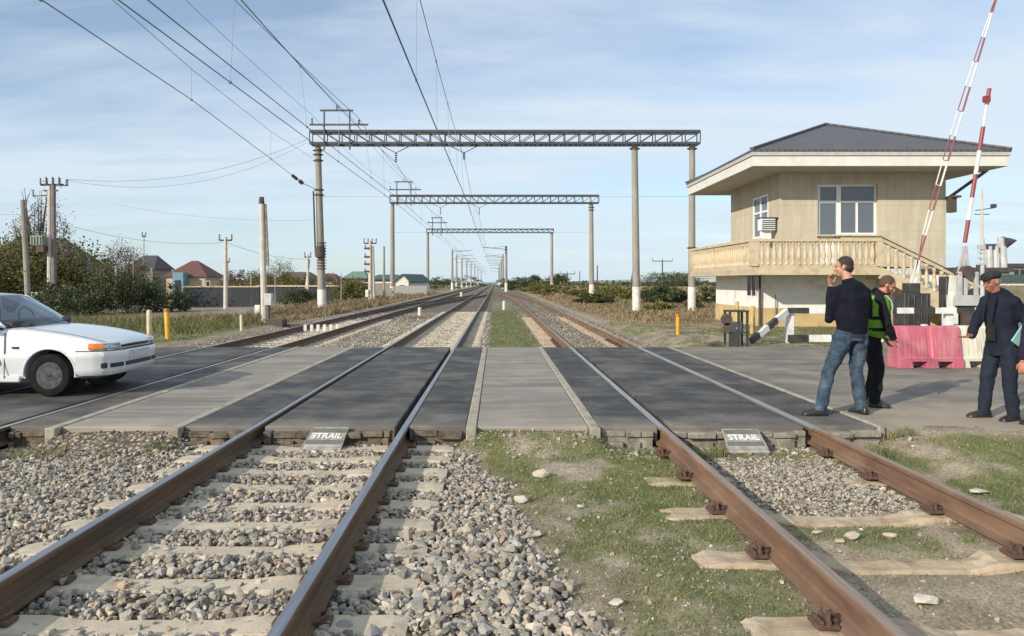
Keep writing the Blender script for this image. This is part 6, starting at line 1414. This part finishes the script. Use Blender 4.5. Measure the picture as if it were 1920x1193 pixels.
def man(label, base, f, J, H=1.8, headf=None, fat=1., skin=MSKIN, shirt=None, trouser=None, grp=None, hem=.90, shoe_m=MSHOE, sleeve_r=1., collar=None, hands=None, vox=.0075, folds=.022, lean=0.):
    F_ = Fig(base, f); t = thing('person', base, label, 'person')
    k = H/1.8; P = F_.P; f3 = tuple(F_.f); g = fat
    hip = J.get('hip', (0, 0)); ch = J.get('chest', (.0, 0)); nk = J.get('neck', (.03, 0)); hd = J['head']
    tor = [(hip[0], hip[1], .88*k, .150, .115), (hip[0], hip[1], .97*k, .172, .125), (hip[0]*.6+ch[0]*.4, hip[1]*.6+ch[1]*.4, 1.09*k, .155*g, .118*g), (ch[0]*.7+hip[0]*.3, ch[1]*.7+hip[1]*.3, 1.20*k, .165*g, .125*g), (ch[0], ch[1], 1.33*k, .185*g, .125*g), (ch[0], ch[1], 1.42*k, .185*g, .108), (ch[0]*.6+nk[0]*.4, ch[1]*.6+nk[1]*.4, 1.475*k, .135, .088), (nk[0], nk[1], 1.52*k, .066, .062)]
    def torso(mb, e, zlo=0, skip=None):
        q = [a for a in tor if a[2] >= zlo]; mb.tube([P(a[0], a[1], a[2]) for a in q], [(a[3]+e, a[4]+e) for a in q], 20, ref=f3)
    body = MB(); torso(body, -.012)
    hc = P(*hd); hf = Vector(headf if headf else (*f[:2], 0)); n0 = P(nk[0], nk[1], 1.50*k); body.tube([n0, hc+Vector((0, 0, -.05))-hf.normalized()*.012], [.060, .056], 12)
    R, Q = head(body, hc, hf, k=k)
    arms = {}
    for s_, nm in ((-1, 'L'), (1, 'R')):
        S_ = P(ch[0], ch[1]+s_*.172*k*g**.6, 1.405*k); E_ = P(*J['elbow'+nm]); W_ = P(*J['wrist'+nm]); arms[nm] = (S_, E_, W_)
        body.tube([S_, E_, W_], [.048, .038, .026], 10); body.ell(E_, (.036,)*3); 
        hn = (W_-E_).normalized(); hp = (hands or {}).get(nm, {}); hand(body, W_, hp.get('d', hn), hp.get('n', F_.f), hp.get('curl', .55), hp.get('side', s_), k)
    legs = {}
    for s_, nm in ((-1, 'L'), (1, 'R')):
        Hp = P(hip[0], hip[1]+s_*.092, .92*k); K_ = P(*J['knee'+nm]); A_ = P(*J['ankle'+nm]); legs[nm] = (Hp, K_, A_)
        body.tube([Hp, K_, A_], [.082, .052, .036], 12); fd = Vector(J['toe'+nm]+(0,)).normalized(); body.tube([A_+Vector((0, 0, .0)), Vector((A_.x, A_.y, base[2]+.035))+fd*.05, Vector((A_.x, A_.y, base[2]+.03))+fd*.13], [.034, .03, .02], 8)
    bo = body.build('body', skin, t, smooth=True); remesh(bo, .006*1.0, 1)
    eyes(Q, R, bo, k)
    # jumper / jacket
    mb = MB(); torso(mb, .014, hem*k-.001); zl = P(hip[0], hip[1], hem*k); mb.tube([zl, P(hip[0], hip[1], .99*k)], [(.182, .137), (.186, .140)], 20, ref=f3)
    for nm, s_ in (('L', -1), ('R', 1)):
        S_, E_, W_ = arms[nm]; S2 = P(ch[0], ch[1]+s_*.10*k, 1.43*k); cuff = E_.lerp(W_, .96)
        mb.tube([S2, S_+Vector((0, 0, -.01)), S_.lerp(E_, .5), E_, E_.lerp(W_, .5), cuff], [.066*sleeve_r, .066*sleeve_r*g**.5, .062*sleeve_r*g**.7, .055*sleeve_r, .05*sleeve_r, .043*sleeve_r], 14); mb.ell(E_, (.054*sleeve_r,)*3); mb.ell(S_+Vector((0, 0, -.01)), (.070*sleeve_r,)*3)
    sh = mb.build('jacket' if collar else 'jumper', shirt, t, smooth=True); remesh(sh, vox, 3, folds, .11)
    mb = MB(); hp0 = P(hip[0], hip[1], .86*k); mb.tube([P(hip[0], hip[1], .84*k), P(hip[0], hip[1], .92*k), P(hip[0], hip[1], 1.02*k)], [(.15, .118), (.172, .13), (.165, .122)], 20, ref=f3)
    for nm in 'LR':
        Hp, K_, A_ = legs[nm]; A2 = Vector((A_.x, A_.y, base[2]+.045)); mb.tube([Hp+Vector((0, 0, .02)), Hp.lerp(K_, .3), K_, K_.lerp(A2, .5), A2], [.098*g**.5, .098*g**.5, .074, .070, .064], 16)
    tr_ = mb.build('trousers', trouser, t, smooth=True); remesh(tr_, vox, 3, folds*1.2, .085)
    for nm in 'LR': shoe(t, (legs[nm][2].x, legs[nm][2].y, base[2]), J['toe'+nm], .27*k+.02, mat=shoe_m)
    return t, F_, Q, R, arms, legs, sh
MNAVY = cloth('navy knit', (.005, .006, .012), (.009, .010, .018), 8)
MJEAN = cloth('faded blue denim', (.065, .095, .135), (.025, .04, .062), 9, c3=(.13, .17, .21), t3=(.5, .68))
MBLACKC = cloth('black cloth', (.010, .010, .013), (.016, .015, .018))
MSUIT = cloth('navy suit cloth', (.011, .015, .028), (.018, .022, .036))
MSUITT = cloth('navy trouser cloth', (.014, .020, .034), (.022, .028, .044))
MPURP = cloth('dark purple navy cloth', (.018, .014, .034), (.026, .02, .045))
# ---- man in jeans seen from behind
f = (-.30, .95)
t, FA, Q, R, arms, legs, sh = man('man in navy jumper and blue jeans seen from behind, hand raised to his mouth', (4.15, 8.62, -.006), f, dict(
    head=(.075, -.05, 1.715), neck=(.03, -.02), chest=(.02, 0), elbowL=(.14, -.20, 1.10), wristL=(.26, -.07, 1.49), elbowR=(.04, .27, 1.16), wristR=(.26, .17, 1.03),
    kneeL=(.09, -.25, .50), ankleL=(.02, -.44, .09), kneeR=(.04, .10, .49), ankleR=(-.04, .10, .09), toeL=(-.95, .15), toeR=(-.25, .95)), 1.83, (-.80, .52, -.05), 1.2, MSKIN, MNAVY, MJEAN,
    hands=dict(L=dict(d=(-.15, -.1, .9), n=(.3, -.6, .2), curl=.8, side=-1), R=dict(curl=.6)), hem=.925)
mb = MB(); mb.ell(Q(0, -.018, .040), (.079, .093, .084), R, 20, 12); mb.ell(Q(0, -.050, -.010), (.072, .056, .070), R, 16, 10); 
for s_ in (-1, 1): mb.ell(Q(s_*.060, .0, .018), (.020, .030, .045), R)
h_ = mb.build('hair', MHAIR, t); remesh(h_, .007, 1, .014, .02)
mb = MB(); mb.tube([FA.P(.03, -.02, 1.505*1.83/1.8), FA.P(.04, -.025, 1.545*1.83/1.8)], [.078, .066], 16); mb.build('collar', MNAVY, t, smooth=True)
mb = MB(); wz = FA.P(0, 0, .955); mb.tube([FA.P(0, 0, .90), FA.P(0, 0, .935)], [(.176, .134), (.176, .134)], 20, ref=tuple(FA.f)); mb.build('belt', MSHOE, t)
# ---- man in green vest
f = (.90, -.30)
t, FB, Q, R, arms, legs, sh = man('bearded man in a green reflective vest looking down behind the man in jeans', (4.67, 9.18, -.006), f, dict(
    head=(.17, .0, 1.50), neck=(.10, 0), chest=(.05, 0), hip=(-.03, 0), elbowL=(.06, -.24, 1.05), wristL=(.16, -.14, .84), elbowR=(.13, .21, 1.04), wristR=(.22, .10, .83),
    kneeL=(.04, -.11, .47), ankleL=(-.02, -.12, .09), kneeR=(.05, .10, .47), ankleR=(.0, .12, .09), toeL=(.9, -.2), toeR=(.9, -.4)), 1.69, (.80, -.38, -.50), 1.05, MSKINR, MBLACKC, MBLACKC)
mb = MB(); mb.ell(Q(0, -.022, .036), (.079, .086, .082), R, 20, 12); mb.ell(Q(0, -.048, -.006), (.071, .054, .066), R, 16, 10); mb.build('hair', MHAIRB, t, smooth=True)
mb = MB(); mb.ell(Q(0, .036, -.082), (.048, .052, .040), R, 16, 10)
for s_ in (-1, 1): mb.tube([Q(s_*.062, .012, -.02), Q(s_*.052, .036, -.06)], [.012, .018], 8)
h_ = mb.build('beard', MHAIRB, t); remesh(h_, .006, 1, .008, .02)
MVEST = cloth('lime reflective vest', (.16, .36, .035), (.11, .26, .03)); MREFL = pm('silver reflective tape', (.50, .55, .48), (.38, .42, .36), rough=.35)
k = 1.69/1.8; mb = MB(); 
vt = [(-.03, .93, .196, .155), (0, 1.05, .196, .155), (.02, 1.2, .20, .16), (.05, 1.33, .215, .158), (.05, 1.41, .205, .138), (.065, 1.46, .15, .11)]
mb.tube([FB.P(a[0], 0, a[1]*k) for a in vt], [(a[2]*1.03, a[3]) for a in vt], 20, ref=tuple(FB.f), cap=False); v_ = mb.build('vest', MVEST, t, smooth=True); md = v_.modifiers.new('s', 'SOLIDIFY'); md.thickness = .008; md.offset = 1
mb = MB()
for z0, a in ((1.02, vt[1]), (1.17, vt[2])): mb.tube([FB.P(a[0], 0, (z0-.022)*k), FB.P(a[0], 0, (z0+.022)*k)], [(a[2]*1.03+.011, a[3]+.011)]*2, 24, ref=tuple(FB.f), cap=False)
mb.build('dark_band', MBLACKC, v_)
for s_ in (-1, 1):
    mb = MB(); pts = [(.165, .125, 1.08), (.200, .125, 1.30), (.190, .115, 1.38), (.14, .10, 1.455), (.06, .10, 1.475)]
    for a, b2 in zip(pts[:-1], pts[1:]): mb.beam(FB.P(a[0], s_*a[1], a[2]*k), FB.P(b2[0], s_*b2[1], b2[2]*k), .045, .010, up=tuple(FB.f))
    mb.build('reflective_stripe', MREFL, v_)
# ---- old man in flat cap
f = (-.96, -.24)
t, FC, Q, R, arms, legs, sh = man('old man in a dark flat cap and navy suit holding out one open hand', (5.69, 8.32, -.012), f, dict(
    head=(.15, .0, 1.545), neck=(.09, 0), chest=(.03, 0), hip=(-.02, 0), elbowL=(-.12, -.22, 1.08), wristL=(-.10, -.23, .83), elbowR=(.13, .22, 1.06), wristR=(.33, .10, .93),
    kneeL=(.03, -.12, .46), ankleL=(-.01, -.13, .09), kneeR=(.08, .11, .47), ankleR=(.12, .12, .09), toeL=(-.86, -.30), toeR=(-.98, .05)), 1.70, (-.90, -.30, -.22), 1.0, MSKINR, MSUIT, MSUITT, collar=True, hem=.76, sleeve_r=1.08,
    hands=dict(R=dict(d=(-.95, -.22, -.06), n=(-.1, .1, 1), curl=.28, side=1)))
mb = MB(); mb.ell(Q(0, -.012, .074), (.094, .118, .046), R, 22, 10); mb.ell(Q(0, -.035, .062), (.088, .082, .050), R, 20, 10); mb.ell(Q(0, .088, .052), (.064, .056, .015), R, 16, 8); cp = mb.build('flat_cap', cloth('dark grey wool', (.022, .024, .024), (.035, .036, .036), 20), t); remesh(cp, .006, 2, .008, .03)
mb = MB(); mb.ell(Q(0, -.058, -.008), (.070, .046, .056), R, 16, 10)
for s_ in (-1, 1): mb.ell(Q(s_*.068, -.020, .020), (.012, .034, .032), R)
h_ = mb.build('hair', MGREYH, t); remesh(h_, .006, 1, .008, .02)
k = 1.70/1.8
mb = MB(); mb.tube([FC.P(.07, 0, 1.46*k), FC.P(.10, 0, 1.53*k)], [.082, .068], 16); mb.build('collar', MSUIT, t, smooth=True)
mb = MB(); mb.prism([FC.P(.152, -.035, 1.42*k), FC.P(.140, -.06, .93*k), FC.P(.140, .06, .93*k), FC.P(.152, .035, 1.42*k)], FC.f*.012); mb.build('waistcoat', cloth('charcoal knit', (.014, .015, .015), (.024, .024, .023)), t, bevel=.005)
for s_ in (-1, 1):
    mb = MB(); pts = [FC.P(.11, s_*.055, 1.50*k), FC.P(.192, s_*.10, 1.38*k), FC.P(.192, s_*.055, 1.15*k), FC.P(.185, s_*.035, 1.32*k)]; mb.prism(pts, FC.f*.012); mb.build('lapel', MSUIT, t)
# ---- fourth man mostly outside the frame
f = (-.45, .88)
t, FD, Q, R, arms, legs, sh = man('person at the right edge in a dark purple navy jacket with one hand hanging', (5.86, 7.90, -.012), f, dict(
    head=(.06, .0, 1.63), neck=(.03, 0), chest=(.02, 0), elbowL=(-.02, -.33, 1.10), wristL=(.02, -.37, .66+.05), elbowR=(-.02, .29, 1.12), wristR=(.10, .28, .86),
    kneeL=(.03, -.10, .48), ankleL=(.0, -.11, .09), kneeR=(.03, .10, .48), ankleR=(.0, .11, .09), toeL=(-.4, .9), toeR=(-.2, .95)), 1.75, (-.6, .8, 0), 1.12, MSKINR, MPURP, MBLACKC, collar=True, hem=.80, sleeve_r=1.15,
    hands=dict(L=dict(d=(-.1, 0, -1), n=(.35, .3, 0), curl=1.0, side=1)))
mb = MB(); mb.ell(Q(0, -.018, .038), (.079, .090, .082), R, 20, 12); mb.ell(Q(0, -.046, -.008), (.071, .054, .066), R, 16, 10); mb.build('hair', MHAIR, t, smooth=True)
# turquoise folder under the arm
c = at(1904, 632, 8.02); mb = MB(); mb.box((0, 0, 0), (.20, .018, .24)); Rf = Matrix.Rotation(.6, 3, 'Y')@Matrix.Rotation(.2, 3, 'Z'); mb.v = [Rf@v+c+Vector((.11, .03, .0)) for v in mb.v]
tag(mb.build('folder', pm('turquoise card', (.30, .55, .55), (.24, .46, .47), rough=.6), None, tuple(c), bevel=.003), 'pale turquoise folder held under the arm at the right edge', 'folder')
